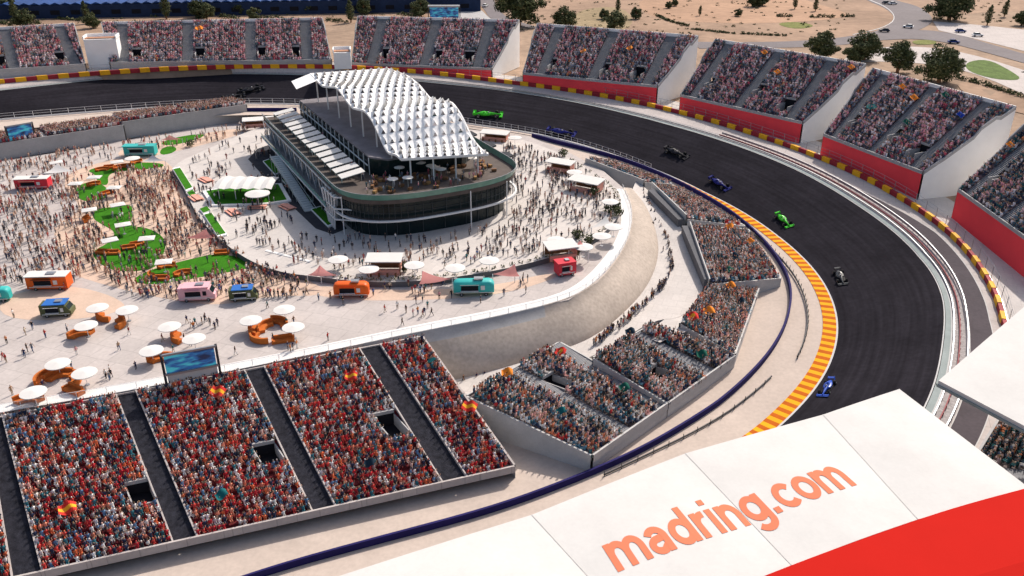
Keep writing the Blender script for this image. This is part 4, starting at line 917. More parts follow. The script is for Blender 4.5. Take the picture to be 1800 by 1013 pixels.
def screen(A, B, z0, z1, label, frame=.35, depth=.5, legs=True, zg=0.0, bottom=None):
    A, B = np.asarray(A, float), np.asarray(B, float); d = (B - A) / np.linalg.norm(B - A); n = np.array([d[1], -d[0], 0]); c = (A + B) / 2
    r = empty("video_screen", (c[0], c[1], zg), label, "screen")
    def at(q, z, o=0): return np.array([q[0], q[1], z]) + n * o
    b = MB(); f0, f1, g0, g1 = at(A, z0), at(B, z0), at(A, z1), at(B, z1)
    MB().add([at(A, z0, .02), at(B, z0, .02), at(B, z1, .02), at(A, z1, .02)], [(0, 1, 2, 3)]).build("picture", PIC, r)
    bk = -n * depth; b.add([f0, f1, g1, g0, f0 + bk, f1 + bk, g1 + bk, g0 + bk], [(0, 3, 2, 1), (4, 5, 6, 7), (0, 1, 5, 4), (1, 2, 6, 5), (2, 3, 7, 6), (3, 0, 4, 7)])
    b.build("casing", M['darksteel'], r)
    for a, c_ in ((at(A - d * frame, z1, .1), at(B + d * frame, z1, .1)), (at(A - d * frame, z0 - frame, .1), at(B + d * frame, z0 - frame, .1))): MB().bar(a, c_, depth * .8, frame).build("frame", M['greysteel'], r)
    if bottom: MB().add([at(A, z0 - frame, .03), at(B, z0 - frame, .03), at(B, bottom, .03), at(A, bottom, .03)], [(0, 3, 2, 1)]).build("skirt", M['cloth'], r)
    if legs:
        for q in (A - d * frame, B + d * frame): MB().box(at(q, (zg + z1 + frame) / 2, -.1), (.4, .5, z1 + frame - zg), math.atan2(d[1], d[0])).build("post", M['darksteel'], r)
screen(P(297,676,0), P(384,659,0), 2.1, 5.4, "large video screen on two dark posts at the plaza edge above the big stand", bottom=.3)
screen(P(25,276,0), P(67,268,0), 5.0, 9.0, "blue video screen above the far low stand at the left edge", zg=0)
# ------------------------------------------------------------------ the land behind: roads, trees, hedges, cars, far building
def inroad(x, y): return (1490 < x < 1650 and y < 70) or (1200 < x < 1560 and 62 < y < 90) or (x > 1560 and 40 < y < 125)
def flat(name, pts, m, up, sm=2):
    q = [PT(x, y) for x, y in pts]
    for _ in range(sm):
        n = len(q); q2 = []
        for i in range(n):
            a, b = q[i], q[(i + 1) % n]; q2 += [a * .75 + b * .25, a * .25 + b * .75]
        q = q2
    q = [np.array([p[0], p[1], terr(p[0], p[1]) + up]) for p in q]; return struct(MB().prism(q, .03).build(name, m))
def road(name, pin, pout, m, up, sm=2):
    a = smooth_path([PT(x, y) for x, y in pin], sm); b_ = smooth_path([PT(x, y) for x, y in pout], sm)
    rows = []
    for p, q in zip(a, b_): rows.append([np.array([*lerp(p, q, k / 4)[:2], terr(*lerp(p, q, k / 4)[:2]) + up]) for k in range(5)])
    return struct(MB().grid(rows).build(name, m))
flat("sand_field", [(860,-60),(1700,-60),(1900,20),(1700,20),(1560,60),(1450,86),(1210,84),(1080,66),(930,60)], M['sand'], .05)
flat("pink_sand_patch", [(1120,-10),(1380,-10),(1480,20),(1500,30),(1400,40),(1260,42),(1130,32)], mat("reddish_sand", (.40, .25, .165), .95, .2, .02, fine=.1), .08)
flat("dry_grass_patch", [(1010,18),(1090,10),(1120,40),(1080,60),(1000,54)], mat("olive_sand", (.29, .22, .13), .95, .2, .03, fine=.15), .08)
flat("grass_patch", [(1360,42),(1400,38),(1438,46),(1400,53)], M['drygrass'], .1)
road("curved_road", [(1480,-30),(1520,0),(1557,15),(1574,30),(1562,47),(1525,60),(1450,70),(1350,75),(1215,74)], [(1545,-30),(1567,0),(1612,10),(1637,27),(1640,42),(1600,60),(1550,70),(1450,84),(1230,86)], M['road'], .12)
road("side_road", [(1560,58),(1620,52),(1680,60),(1740,78),(1830,104)], [(1540,72),(1610,68),(1670,76),(1730,92),(1830,120)], M['road'], .16)
road("pavement", [(1640,38),(1720,44),(1830,56)], [(1650,54),(1720,70),(1830,98)], M['plaza'], .10)
road("pavement", [(1500,88),(1600,80),(1700,92),(1850,140)], [(1480,110),(1590,108),(1700,122),(1850,190)], M['plaza'], .08)
road("white_road_edge", [(1500,62),(1555,50),(1577,33),(1560,13),(1524,-2)], [(1498,61.5),(1553.5,49.4),(1575.4,32.6),(1558.4,13.4),(1522,-1.4)], M['line'], .2)
flat("grass_patch", [(1696,110),(1735,104),(1775,124),(1800,142),(1750,141),(1700,126)], mat('verge_grass', (.10, .15, .04), .95, .35, .25, fine=.3), .14)
flat("grass_patch", [(1600,72),(1640,70),(1650,78),(1610,80)], M['drygrass'], .14)
flat("beige_bank", [(1690,140),(1800,170),(1900,215),(1800,205),(1680,160)], M['sand'], .14)
flat("car_park_strip", [(-80,2),(860,-4),(860,16),(760,30),(500,52),(-80,60)], M['sand'], .06)
road("approach_road", [(800,-30),(830,0),(850,14),(862,36),(905,48)], [(860,-30),(868,0),(876,18),(895,34),(960,52)], M['road'], .1)
flat("grey_paving", [(800,18),(838,10),(868,40),(905,50),(880,60),(800,52)], M['concrete'], .09)
# dark roofed hall far left
A, B = PT(-200, 38), PT(845, 20); hb = empty("exhibition_hall", (A + B) / 2, "very long low hall with ribbed dark navy roof along the photo's top left edge", "building")
d = (B - A); d[2] = 0; Ld = np.linalg.norm(d); d /= Ld; n_ = np.array([-d[1], d[0], 0]); 
if n_[1] < 0: n_ = -n_
b = MB(); zt = 7.0
q = [A, B, B + n_ * 120, A + n_ * 120]
MB().prism([p + np.array([0, 0, zt - .3]) for p in q], zt).build("wall", mat("dark_hall_wall", (.02, .035, .08), .8, .2, .3), hb)
nr = 60
for k in range(nr):
    a, c = lerp(q[0], q[1], k / nr), lerp(q[0], q[1], (k + .94) / nr); e = lerp(q[3], q[2], (k + .94) / nr); f = lerp(q[3], q[2], k / nr)
    up = np.array([0, 0, zt]); m_ = (a + c) / 2; m2 = (e + f) / 2
    b.add([a + up, c + up, e + up, f + up, m_ + up + [0, 0, 1.0], m2 + up + [0, 0, 1.0]], [(0, 4, 5, 3), (4, 1, 2, 5), (0, 1, 4)])
b.build("roof", mat("navy_metal_roof", (.014, .05, .17), .6, .5, .05), hb)
for k in range(0, nr, 2): a = lerp(q[0], q[1], (k + .3) / nr); MB().box(a - n_ * .05 + np.array([0, 0, 3]), (Ld / nr * .9, .2, 2.2), math.atan2(d[1], d[0])).build("window", M['void'], hb)
# white block and screen behind the stands
c0, c1 = PT(756, 34), PT(806, 34)
screen(c0, c1, c0[2] + .8, c0[2] + 6.2, "cyan video screen above the stands behind the canopy roof, by the curved road", frame=.8, depth=4.0, legs=True, zg=c0[2] - .2)
# trees
def tree_proto(seed, h, w_, kind):
    rng = np.random.default_rng(seed); r = proto_root("tree"); b = MB(); t = MB()
    tz = h * .3
    t.tube((0, 0, -.3), (.1, 0, h * .35), w_ * .035 + .12, w_ * .025 + .08, 7); t.tube((.1, 0, h * .35), (0, .1, h * .75), w_ * .025 + .08, .06, 6)
    n = 34 if kind == 'round' else 16
    for k in range(n):
        if kind == 'round':
            d_ = rng.normal(size=3); d_ /= np.linalg.norm(d_); c = np.array([0, 0, h * .44]) + d_ * np.array([w_ * .40 * (1 + .25 * math.sin(k)), w_ * .40 * (1 + .25 * math.cos(k * 1.7)), h * .38]) * (.5 + .5 * rng.random()); rad = w_ * (.10 + .10 * rng.random())
            leafball(b, c, (rad, rad, rad * .8), 200, w_ * .02 + .08, rng)
        else:
            zz = h * (.18 + .78 * k / n); rr = w_ * .5 * math.sin(math.pi * (.25 + .72 * k / n)); c = np.array([rng.normal(0, w_ * .05), rng.normal(0, w_ * .05), zz])
            leafball(b, c, (rr * .8, rr * .8, h * .07), 110, w_ * .03 + .08, rng)
        if k % 4 == 0: t.tube((0, 0, h * (.3 + .25 * rng.random())), c, w_ * .012 + .05, .03, 5)
    b.build("crown", LEAF, r); t.build("trunk", M['wood'], r); return r
TP = [tree_proto(1, 9, 8, 'round'), tree_proto(2, 9, 9, 'round'), tree_proto(3, 8, 7, 'round'), tree_proto(4, 8, 3.4, 'tall')]
TR = [((912,47),0,2.36,"broadest dark tree, cut by the top edge, above the stand right of the screen"),((991,52),1,1.2,"round tree behind the stand, right of the broadest one"),((1079,56),0,1.15,"bushy tree behind the stand on the sandy slope"),((1062,34),2,.7,"small round tree just above the bushy one on the slope"),((1086,22),3,.9,"slim dark tree above the bushy tree on the slope"),((1118,34),2,.75,"lone small tree on the sand right of the bushy one"),
 ((1175,15),2,.5,"left of two tiny trees high on the sand field"),((1186,11),2,.5,"right of two tiny trees high on the sand field"),((1230,28),3,.6,"slim tree casting a shadow in the middle of the sand field"),((1297,29),2,.5,"small squat bush tree in the sand field"),((1324,12),1,.9,"left tree of the shaded clump at the top of the sand field"),((1340,10),1,.8,"right tree of the shaded clump at the top of the sand field"),((1397,16),3,.9,"slim tree left of another, inside the road bend"),((1433,20),3,.85,"slim tree nearest the road bend on the sand"),
 ((1668,36),1,2.0,"large dark tree beside the road junction at the top right"),((1444,102),2,1.47,"small tree just behind the stand below the curved road"),((1518,106),1,1.3,"dark tree behind the stands, left of the three biggest on the right"),((1577,128),0,1.28,"rounded olive tree between the two right hand stands"),((1650,145),1,1.42,"broad dark tree standing behind the orange flagged stand"),((1795,45),2,.9,"tree cut by the right edge near the pavement"),((1735,45),3,1.1,"leaning thin tree on the pale ground at top right"),((1765,30),3,1.0,"thin tree second from right edge at the top"),((1500,110),2,.9,"small tree tucked beside the dark tree behind the stands"),
 ((14,30),1,1.2,"tree at the photo's top left corner"),((28,36),3,1.2,"dark slim tree beside the one in the top left corner"),((60,14),2,.7,"small tree on the strip at far left"),((154,42),3,1.25,"dark column tree on the sandy strip, left of the long hedge"),((164,50),2,.9,"dark shrub tree just above the leftmost white stair tower"),((45,52),1,1.1,"wide bushy tree behind the leftmost stand"),((293,34),3,1.6,"tall thin dark tree behind the widest stand"),((350,32),1,1.1,"bushy tree left of two over the widest stand"),((364,35),0,.9,"bushy tree right of two over the widest stand"),((424,26),2,.9,"light olive tree over the widest stand's middle"),((447,36),2,.8,"pale olive tree near the right part of the widest stand"),((498,24),2,.8,"small tree above the right end of the widest stand"),((545,24),2,.7,"small tree right of the widest stand"),((617,40),3,1.3,"dark pole like tree between two far stands"),((640,26),2,1.0,"olive tree over the far stand left of the screen"),((740,30),1,1.1,"dark tree touching the cyan screen's left side"),((120,22),3,.6,"tiny dark tree on the strip by the long hall")]
for (x, y), k, s_, lb in TR:
    c = copy_tree(TP[k], PT(x, y), random.random() * 6, lb, None, scale=(s_ * 1.3, s_ * 1.3, s_ * 1.15 * (.92 + .16 * random.random()))); tag(c, cat="tree")
for t in TP: done(t)
def hedge(pts, wd, h, label):
    q = smooth_path([PT(x, y) for x, y in pts], 1); b = MB()
    for a, c in zip(q[:-1], q[1:]):
        L = np.linalg.norm(c - a); n = max(2, int(L / 1.6))
        for k in range(n): p_ = lerp(a, c, (k + RNG.random()) / n); hh = h * (.6 + .7 * RNG.random()); leafball(b, (p_[0], p_[1], terr(p_[0], p_[1]) + hh * .45), (1.3, wd * .5, hh * .5), 34, .42, RNG)
    tag(b.build("hedge", LEAF), label, "hedge")
hedge([(1368,30),(1390,30)], 2.5, 1.8, "short clipped hedge, left of three beside the road bend"); hedge([(1420,31),(1470,31)], 2.5, 1.8, "longest clipped hedge in the row beside the road bend"); hedge([(1478,30),(1500,30)], 2.5, 1.8, "short clipped hedge, right end of the row by the road bend")
hedge([(1155,28),(1175,38),(1210,47)], 2, 1.2, "thin low hedge running down the sand field"); hedge([(1215,52),(1290,60)], 2, 1.2, "low hedge along the bottom of the sand field"); hedge([(1300,60),(1380,64)], 2, 1.1, "low hedge at the sand field's lower right"); hedge([(1670,136),(1720,147),(1810,176)], 3, 1.6, "long dark hedge beside the beige bank on the right")
hedge([(176,24),(220,28)], 4, 3.0, "big dark hedge on the sandy strip above the widest stand"); hedge([(225,18),(255,20)], 3, 2.0, "dark hedge right of the big one under the long hall"); hedge([(275,18),(306,19)], 3, 2.0, "dark hedge beside the tall thin tree"); hedge([(100,34),(150,38)], 3, 2.0, "low hedge behind the leftmost stand"); hedge([(0,42),(24,46)], 3, 2.2, "low hedge at the photo's left edge"); hedge([(385,30),(420,36)], 3, 2.4, "low hedge over the widest stand's middle"); hedge([(700,26),(735,30)], 3, 1.8, "dark hedge left of the cyan screen"); hedge([(450,32),(500,34)], 3, 2.2, "dark hedge over the widest stand's right part"); hedge([(240,28),(275,30)], 3, 1.4, "thin hedge row behind the widest stand"); hedge([(575,36),(610,40)], 3, 1.6, "low hedge in the gap between two far stands")
# road cars
def road_car():
    r = proto_root("parked_car"); b = MB()
    pr = [(-2.1, .35), (-2.15, .8), (-1.9, .95), (1.0, .95), (2.0, .8), (2.15, .6), (2.1, .35)]
    b.grid([[(a, -.88, z) for a, z in pr], [(a, .88, z) for a, z in pr]], close=True); b.poly([(a, -.88, z) for a, z in pr]); b.poly([(a, .88, z) for a, z in pr][::-1])
    b.build("body", mat("car_paint", (.8, .8, .8), .35), r)
    MB().add([(-1.8, -.8, .95), (1.1, -.8, .95), (1.1, .8, .95), (-1.8, .8, .95), (-1.3, -.66, 1.45), (.35, -.66, 1.45), (.35, .66, 1.45), (-1.3, .66, 1.45)], [(0, 1, 5, 4), (1, 2, 6, 5), (2, 3, 7, 6), (3, 0, 4, 7)]).build("windows", M['glass'], r)
    MB().box((-.48, 0, 1.47), (1.6, 1.3, .06)).build("roof", mat("car_paint", (.8, .8, .8)), r)
    for sx in (-1.35, 1.35):
        for sy in (-.85, .85): MB().tube((sx, sy - .1, .33), (sx, sy + .1, .33), .33, n=10).build("wheel", M['blacktyre'], r)
    return r
RC = road_car()
BLUEP, GREYP = mat("blue_car_paint", (.02, .05, .22), .35), mat("dark_car_paint", (.05, .055, .08), .35)
for (x, y), rz, sw, lb in [((1569,8),.2,None,"white car at the top of the curved road"),((1558,7),.2,GREYP,"dark car just ahead of the white one at the top of the curved road"),((1596,49),2.6,None,"white car in the road bend beside the junction"),((1554,56),2.9,GREYP,"dark grey car at the inner side of the road bend"),((1676,76),-.2,BLUEP,"blue car on the side road at the right"),((1718,64),-.1,None,"white car on the pale pavement at the right"),((853,12),1.2,None,"white car on the curved road beyond the cyan screen"),((1688,57),.1,BLUEP,"dark blue vehicle in the big tree's shade at the junction"),((465,13),.1,None,"white car parked before the long navy hall"),((512,10),0,None,"pale car parked at the long hall's right half")]:
    c = copy_tree(RC, PT(x, y, .2), rz, lb, "cars on the roads behind", {"car_paint": sw} if sw else None, scale=1.15); tag(c, cat="car")
done(RC)
# white stair towers between the far stands
def tower(px0, px1, hb, label, dep=6):
    a, c = P(*px0, 12), P(*px1, 12); a[2] = c[2] = 11.8; d = c - a; n = np.array([-d[1], d[0], 0]); n /= np.linalg.norm(n)
    if n[1] < 0: n = -n
    r = empty("stair_tower", (a + c) / 2, label, "stair tower"); q = [a + [0, 0, hb], c + [0, 0, hb], c + n * dep + [0, 0, hb], a + n * dep + [0, 0, hb]]
    MB().prism(q, hb + .5).build("wall", M['white'], r)
    w_ = d / np.linalg.norm(d); b = MB()
    for s_ in (a, c): b.bar(s_ + [0, 0, hb], s_ + n * dep + [0, 0, hb], .4, 1.2)
    b.bar(a + n * dep + [0, 0, hb], c + n * dep + [0, 0, hb], .4, 1.2); b.build("parapet", M['white'], r)
    MB().bar(a + n * 2.5 + [0, 0, hb], c + n * 2.5 + [0, 0, hb], 3, .35).build("stair", mat("rusty_tread", (.42, .22, .14), .8), r)
tower((157,121), (213,119), 10.5, "squat white stair tower between the two leftmost outer stands")

# low scrub dotted over the dry ground
b = MB()
for _ in range(650):
    x, y = RNG.uniform(900, 1800), RNG.uniform(-2, 130)
    if y > 60 + max(0, x - 1200) * .12 or inroad(x, y): continue
    q = PT(x, y); s_ = RNG.uniform(.3, 1.1); leafball(b, (q[0], q[1], q[2] + s_ * .3), (s_ * 1.3, s_ * 1.3, s_ * .5), 22, .3, RNG)
for _ in range(260):
    q = PT(RNG.uniform(0, 800), RNG.uniform(14, 44)); s_ = RNG.uniform(.3, 1.3); leafball(b, (q[0], q[1], q[2] + s_ * .3), (s_ * 1.3, s_ * 1.3, s_ * .5), 22, .3, RNG)
tag(b.build("dry_scrub", LEAF), "low dry scrub dotted over the sandy ground", kind="stuff")
tower((588,119), (618,118), 5.5, "low white stair block in the gap left of the slimmest red fronted stand")
# ------------------------------------------------------------------ foreground roofs
def arch(u, v): return .38 * math.sin(math.pi * min(1, max(0, u))) * math.sin(math.pi * (.02 + .9 * min(1, max(0, v)))) ** .8
def mesh_roof(name, label, panels, red=None, thick=.5, cat="roof"):
    c = sum(np.asarray(panels[0][k]) for k in range(4)) / 4; r = empty(name, (c[0], c[1], c[2] - 1), label, cat)
    for q in panels:      # front-left, front-right, back-right, back-left
        fl, fr, br, bl_ = map(np.asarray, q); rows = []; n = 24
        for i in range(n + 1):
            u = i / n; f, k = lerp(fl, fr, u), lerp(bl_, br, u); rows.append([lerp(f, k, j / 14) + [0, 0, arch(u, j / 14)] for j in range(15)])
        b = MB().grid(rows); b.grid([[p - [0, 0, thick] for p in r_] for r_ in rows])
        b.grid([[r_[0] for r_ in rows], [r_[0] - [0, 0, thick] for r_ in rows]]); b.grid([[r_[-1] for r_ in rows], [r_[-1] - [0, 0, thick] for r_ in rows]])
        b.grid([rows[0], [p - [0, 0, thick] for p in rows[0]]]); b.grid([rows[-1], [p - [0, 0, thick] for p in rows[-1]]])
        b.build("membrane_panel", M['membrane'], r, smooth=False)
    return r
ZR = 24.0
Fp = [(592,1014), (935,905), (1205,797), (1447,729), (1581,684)]
Bp = [(700,1180), (1118,1105), (1392,994), (1614,913), (1812,860)]
FR_ = [P(x, y, ZR) for x, y in Fp]; BK = [P(x, y, ZR + .8) for x, y in Bp]
SEAM = mat('membrane_seam', (.55, .535, .515), .9)
roofA = mesh_roof("stand_roof", "nearest white membrane roof at the bottom right with salmon lettering and a red back", [(FR_[k], FR_[k + 1], BK[k + 1], BK[k]) for k in range(4)])
for k in range(1, 4):
    b = MB(); b.grid([[lerp(FR_[k], BK[k], j / 6) + d + [0, 0, .035] for j in range(7)] for d in (np.array([-.07, .02, 0]), np.array([.07, -.02, 0]))]); b.build("seam", SEAM, roofA)
# red back slope
RK = [P(x, y, ZR - 1.5) for x, y in [(880,1420), (1300,1380), (1600,1240), (1900,1130), (2080,1040)]]
RE = smooth_path([P(x, y, ZR + 1.0) for x, y in [(880,1200), (1118,1108), (1250,1050), (1392,993), (1500,953), (1620,911), (1700,886), (1812,856), (1960,820)]], 3)
RF = [P(*t, ZR - 1.5) for t in [(lambda u: (900 + 1400 * u, 1420 - 420 * u))(k / (len(RE) - 1)) for k in range(len(RE))]]
b = MB(); b.grid([RE, [lerp(p, q, .5) + [0, 0, .4] for p, q in zip(RE, RF)], RF]); b.grid([RE, [p - [0, 0, .5] for p in RE]])
b.build("red_panel", mat("red_roof_panel", (.54, .018, .012), .95, .04, .1, spec=.05), roofA)
for q in (lerp(FR_[1], BK[1], .75), lerp(FR_[3], BK[3], .8), BK[4] - np.array([1.5, 0, 0])):
    MB().tube((q[0], q[1], -6.3), (q[0], q[1], ZR - .1), .45, .35, 10).build("mast", M['steel'], roofA)
fa = P(1650,669,ZR); fb_ = P(1850,497,ZR); fc = P(2150,640,ZR); fd = P(1850,775,ZR)
roofB = mesh_roof("stand_roof", "second white membrane roof entering at the right edge above the lettered one", [(fa, fb_, fc, fd)])
b = MB(); b.bar(fa - [0, 0, .75], fd - [0, 0, .75], .35, .3); b.bar(fa - [0, 0, .75], fb_ - [0, 0, .75], .35, .3); b.build("edge_beam", M['teal_band'], roofB)
q = lerp(fb_, fc, .6); MB().tube((q[0], q[1], -6.3), (q[0], q[1], ZR), .45, .35, 10).build("mast", M['steel'], roofB)
# lettering on the roof
def earc(cx, cy, rx, ry, a0, a1, n=18): return [(cx + rx * math.cos(R(a0 + (a1 - a0) * k / n)), cy + ry * math.sin(R(a0 + (a1 - a0) * k / n))) for k in range(n + 1)]
def seg(a, c, n=5): return [(a[0] + (c[0] - a[0]) * k / n, a[1] + (c[1] - a[1]) * k / n) for k in range(n + 1)]
SWD = .255
def arch_n(x0, x1): return earc((x0 + x1) / 2, .52, (x1 - x0) / 2, .36, 180, 0, 16) + seg((x1, .52), (x1, 0))[1:]
GL = dict(m=(1.50, [seg((.12, 0), (.12, 1)), arch_n(.12, .69), arch_n(.69, 1.26)]), n=(.98, [seg((.12, 0), (.12, 1)), arch_n(.12, .74)]),
 o=(1.02, [earc(.46, .5, .36, .39, 0, 360, 30)]), c=(.93, [earc(.46, .5, .36, .39, 42, 318, 26)]), d=(1.06, [earc(.44, .5, .34, .39, 0, 360, 30), seg((.80, 0), (.80, 1.42))]),
 g=(1.06, [earc(.44, .5, .34, .39, 0, 360, 30), seg((.80, 1), (.80, -.02)) + earc(.46, -.02, .34, .30, 0, -150, 16)[1:]]),
 a=(.96, [earc(.40, .58, .30, .31, 155, 0, 16) + seg((.70, .58), (.70, 0))[1:], seg((.70, .56), (.42, .545), 3) + earc(.38, .32, .27, .22, 80, 285, 14) + seg((.46, .12), (.70, .30), 3)[1:]]),
 r=(.66, [seg((.12, 0), (.12, 1)), earc(.46, .50, .34, .38, 180, 80, 12)]), i=(.40, [seg((.12, 0), (.12, 1)), seg((.12, 1.20), (.12, 1.42), 2)]))
GL['.'] = (.40, [seg((.12, 0), (.12, .235), 2)])
STK = []; pen = 0
for ch in "madring.com":
    adv, ss = GL[ch]
    for st in ss: STK.append([(x + pen, y) for x, y in st])
    pen += adv
x0, x1 = 0.0, pen - .13
def roof_hit(x, y):
    best = None
    for dz in np.linspace(-.3, 2.2, 90):
        q = P(x, y, ZR + dz); h = roof_z(q)
        if h is not None and (best is None or abs(h - q[2]) < best[0]): best = (abs(h - q[2]), q)
    return best[1]
def roof_z(p):
    for k in range(4):
        fl, fr, br, bl_ = FR_[k], FR_[k + 1], BK[k + 1], BK[k]
        u, v = .5, .5
        for _ in range(30):
            q = lerp(lerp(fl, fr, u), lerp(bl_, br, u), v); du = lerp(fr - fl, br - bl_, v)[:2]; dv = (lerp(bl_, br, u) - lerp(fl, fr, u))[:2]
            e = (np.asarray(p) - q)[:2]; dt = du[0] * dv[1] - du[1] * dv[0]; u += (e[0] * dv[1] - e[1] * dv[0]) / dt; v += (du[0] * e[1] - du[1] * e[0]) / dt
        if -.001 <= u <= 1.001 and -.2 <= v <= 1.2: return ZR + .8 * v + arch(u, v)
    return None
a_, c_ = roof_hit(1087, 1006), roof_hit(1506, 853); h_ = roof_hit(1058, 960)
xh = 1.0  # x height of the face in units
ex = (c_ - a_) / (x1 - x0); ey = (h_ - a_) / xh
lb_ = MB()
for si, st in enumerate(STK):
    rows = []
    for k, q in enumerate(st):
        p0_, p1_ = st[max(0, k - 1)], st[min(len(st) - 1, k + 1)]
        if st[0] == st[-1] or math.dist(st[0], st[-1]) < 1e-6:
            p0_, p1_ = st[(k - 1) % (len(st) - 1)], st[(k + 1) % (len(st) - 1)]
        dx, dy = p1_[0] - p0_[0], p1_[1] - p0_[1]; l = math.hypot(dx, dy); nx, ny = -dy / l * SWD / 2, dx / l * SWD / 2; row = []
        for f in (-1, -.33, .33, 1):
            w_ = a_ + ex * (q[0] + nx * f - x0) + ey * (q[1] + ny * f); z = roof_z(w_); w_[2] = (z if z is not None else w_[2]) + .03 + .0035 * (si % 4); row.append(w_)
        rows.append(row)
    lb_.grid(rows)
lb_.build("lettering", M['text'], roofA)
# ------------------------------------------------------------------ racing cars
def race_car():
    r = proto_root("racing_car"); pm = mat("race_paint", (.1, .5, .1), .3); cb = mat("carbon_black", (.02, .02, .022), .5)
    sec = [(2.75, .09, .30, .16), (2.2, .13, .34, .2), (1.4, .2, .42, .24), (.75, .30, .50, .27), (.45, .62, .50, .25), (-.2, .72, .52, .27), (-.9, .66, .58, .34), (-1.5, .42, .5, .3), (-2.1, .22, .42, .22), (-2.5, .12, .36, .16)]
    rows = [[(x, wy * math.cos(a), z + hz * math.sin(a)) for a in [2 * math.pi * k / 14 for k in range(14)]] for x, wy, z, hz in sec]
    b = MB().grid(rows, close=True); b.poly(rows[0]); b.poly(rows[-1][::-1])
    b.add([(-.35, -.12, .9), (-.35, .12, .9), (-.5, .14, 1.02), (-.5, -.14, 1.02), (-2.2, .05, .55), (-2.2, -.05, .55), (-.5, .22, .72), (-.5, -.22, .72)], [(0, 1, 2, 3), (3, 2, 4, 5), (2, 6, 4), (3, 5, 7), (1, 6, 2), (0, 3, 7)])
    b.build("body", pm, r)
    MB().box((-.1, 0, .12), (3.4, 1.5, .08)).build("floor", cb, r)
    b = MB(); b.box((2.75, 0, .16), (.5, 1.9, .05)); b.box((2.6, 0, .24), (.3, 1.8, .04)); b.box((2.7, .95, .25), (.6, .04, .25)); b.box((2.7, -.95, .25), (.6, .04, .25)); b.build("front_wing", pm, r)
    b = MB(); b.box((-2.55, 0, .92), (.38, 1.0, .06)); b.box((-2.6, 0, .72), (.3, 1.0, .05)); b.box((-2.5, .52, .75), (.6, .04, .55)); b.box((-2.5, -.52, .75), (.6, .04, .55)); b.box((-2.4, 0, .5), (.15, .08, .5)); b.build("rear_wing", pm, r)
    MB().ball((.32, 0, .80), (.16, .14, .17)).build("driver_helmet", mat("helmet_white", (.7, .7, .68), .3), r)
    b = MB(); b.tube((.85, 0, .72), (.72, 0, .98), .04, n=5)
    for s_ in (-1, 1): b.tube((.72, 0, .98), (.25, s_ * .28, .98), .04, n=5); b.tube((.25, s_ * .28, .98), (-.3, s_ * .3, .8), .04, n=5)
    b.build("halo", cb, r); MB().ball((.4, 0, .68), (.42, .25, .08)).build("cockpit", cb, r)
    for x, w_, sus in ((1.75, .33, 1), (-1.75, .42, 1)):
        for s_ in (-1, 1):
            wl = MB().tube((x, s_ * .98, .36), (x, s_ * (.98 - w_), .36), .36, n=16).build("wheel", M['blacktyre'], r); MB().tube((x, s_ * .985, .36), (x, s_ * .95, .36), .2, n=10).build("rim", M['greysteel'], wl)
            b = MB(); b.tube((x, s_ * .7, .4), (x + .25, s_ * .15, .45), .03, n=4); b.tube((x, s_ * .7, .3), (x - .25, s_ * .15, .35), .03, n=4); b.build("suspension_arm", cb, r)
    return r
RCAR = race_car()
GP, NP, BP_, KP, SP = mat("green_race_paint", (.06, .55, .03), .3), mat("navy_race_paint", (.015, .02, .16), .3), mat("blue_race_paint", (.03, .09, .45), .3), mat("black_race_paint", (.025, .025, .03), .35), mat("silver_race_paint", (.45, .47, .48), .3)
def track_z(q):
    th, r = tr(q); a, c = r_in(th), r_out(th); k = (r - a) / (c - a); return zi(th) * (1 - k) + zo(th) * k
def on_track(x, y):
    best = None
    for z in np.linspace(-13, 13, 1041):
        q = P(x, y, z); th, r = tr(q)
        if not (-140 < th < 152) or not (r_in(th) - 1 <= r <= r_out(th) + 1): continue
        e = abs(track_z(q) - z)
        if best is None or e < best[0]: best = (e, q)
    q = best[1]; q[2] = track_z(q); return q
for (x, y), pm, s_, lb in [((441,160),KP,1.7,"dark racing car leading a pair on the far track, upper one"),((408,173),KP,1.6,"dark racing car lowest of a pair on the far track, by the inner stand"),((857,204),GP,1.75,"bright green racing car just right of the white canopy roof"),((986,235),NP,1.7,"navy racing car on the inner line near the navy wall's start"),((1188,271),KP,1.5,"black racing car in the middle of the bend"),((1264,325),NP,1.4,"dark blue racing car between the black and the nearer green one"),((1377,389),GP,1.25,"bright green racing car close to the yellow kerb, nearer of two green ones"),((1477,489),mat('gunmetal_race_paint', (.07, .075, .08), .3),1.2,"black and silver racing car beside the yellow kerb on the right"),((1455,684),BP_,1.1,"bright blue racing car lowest on track, just above the foreground roof")]:
    q = on_track(x, y); th, r = tr(q); q2 = pol(th - .6, r); q2[2] = track_z(q2); q3 = pol(th, r + 1); q3[2] = track_z(q3)
    X = Vector(q2 - q).normalized(); O_ = Vector(q3 - q).normalized(); Z = O_.cross(X).normalized() if O_.cross(X).z > 0 else X.cross(O_).normalized(); Y = Z.cross(X)
    c = copy_tree(RCAR, q + np.array(Z) * .02, None, lb, "racing cars on the track", {"race_paint": pm}, scale=s_); tag(c, cat="racing car")
    c.rotation_euler = Matrix((X, Y, Z)).transposed().to_euler()
done(RCAR)
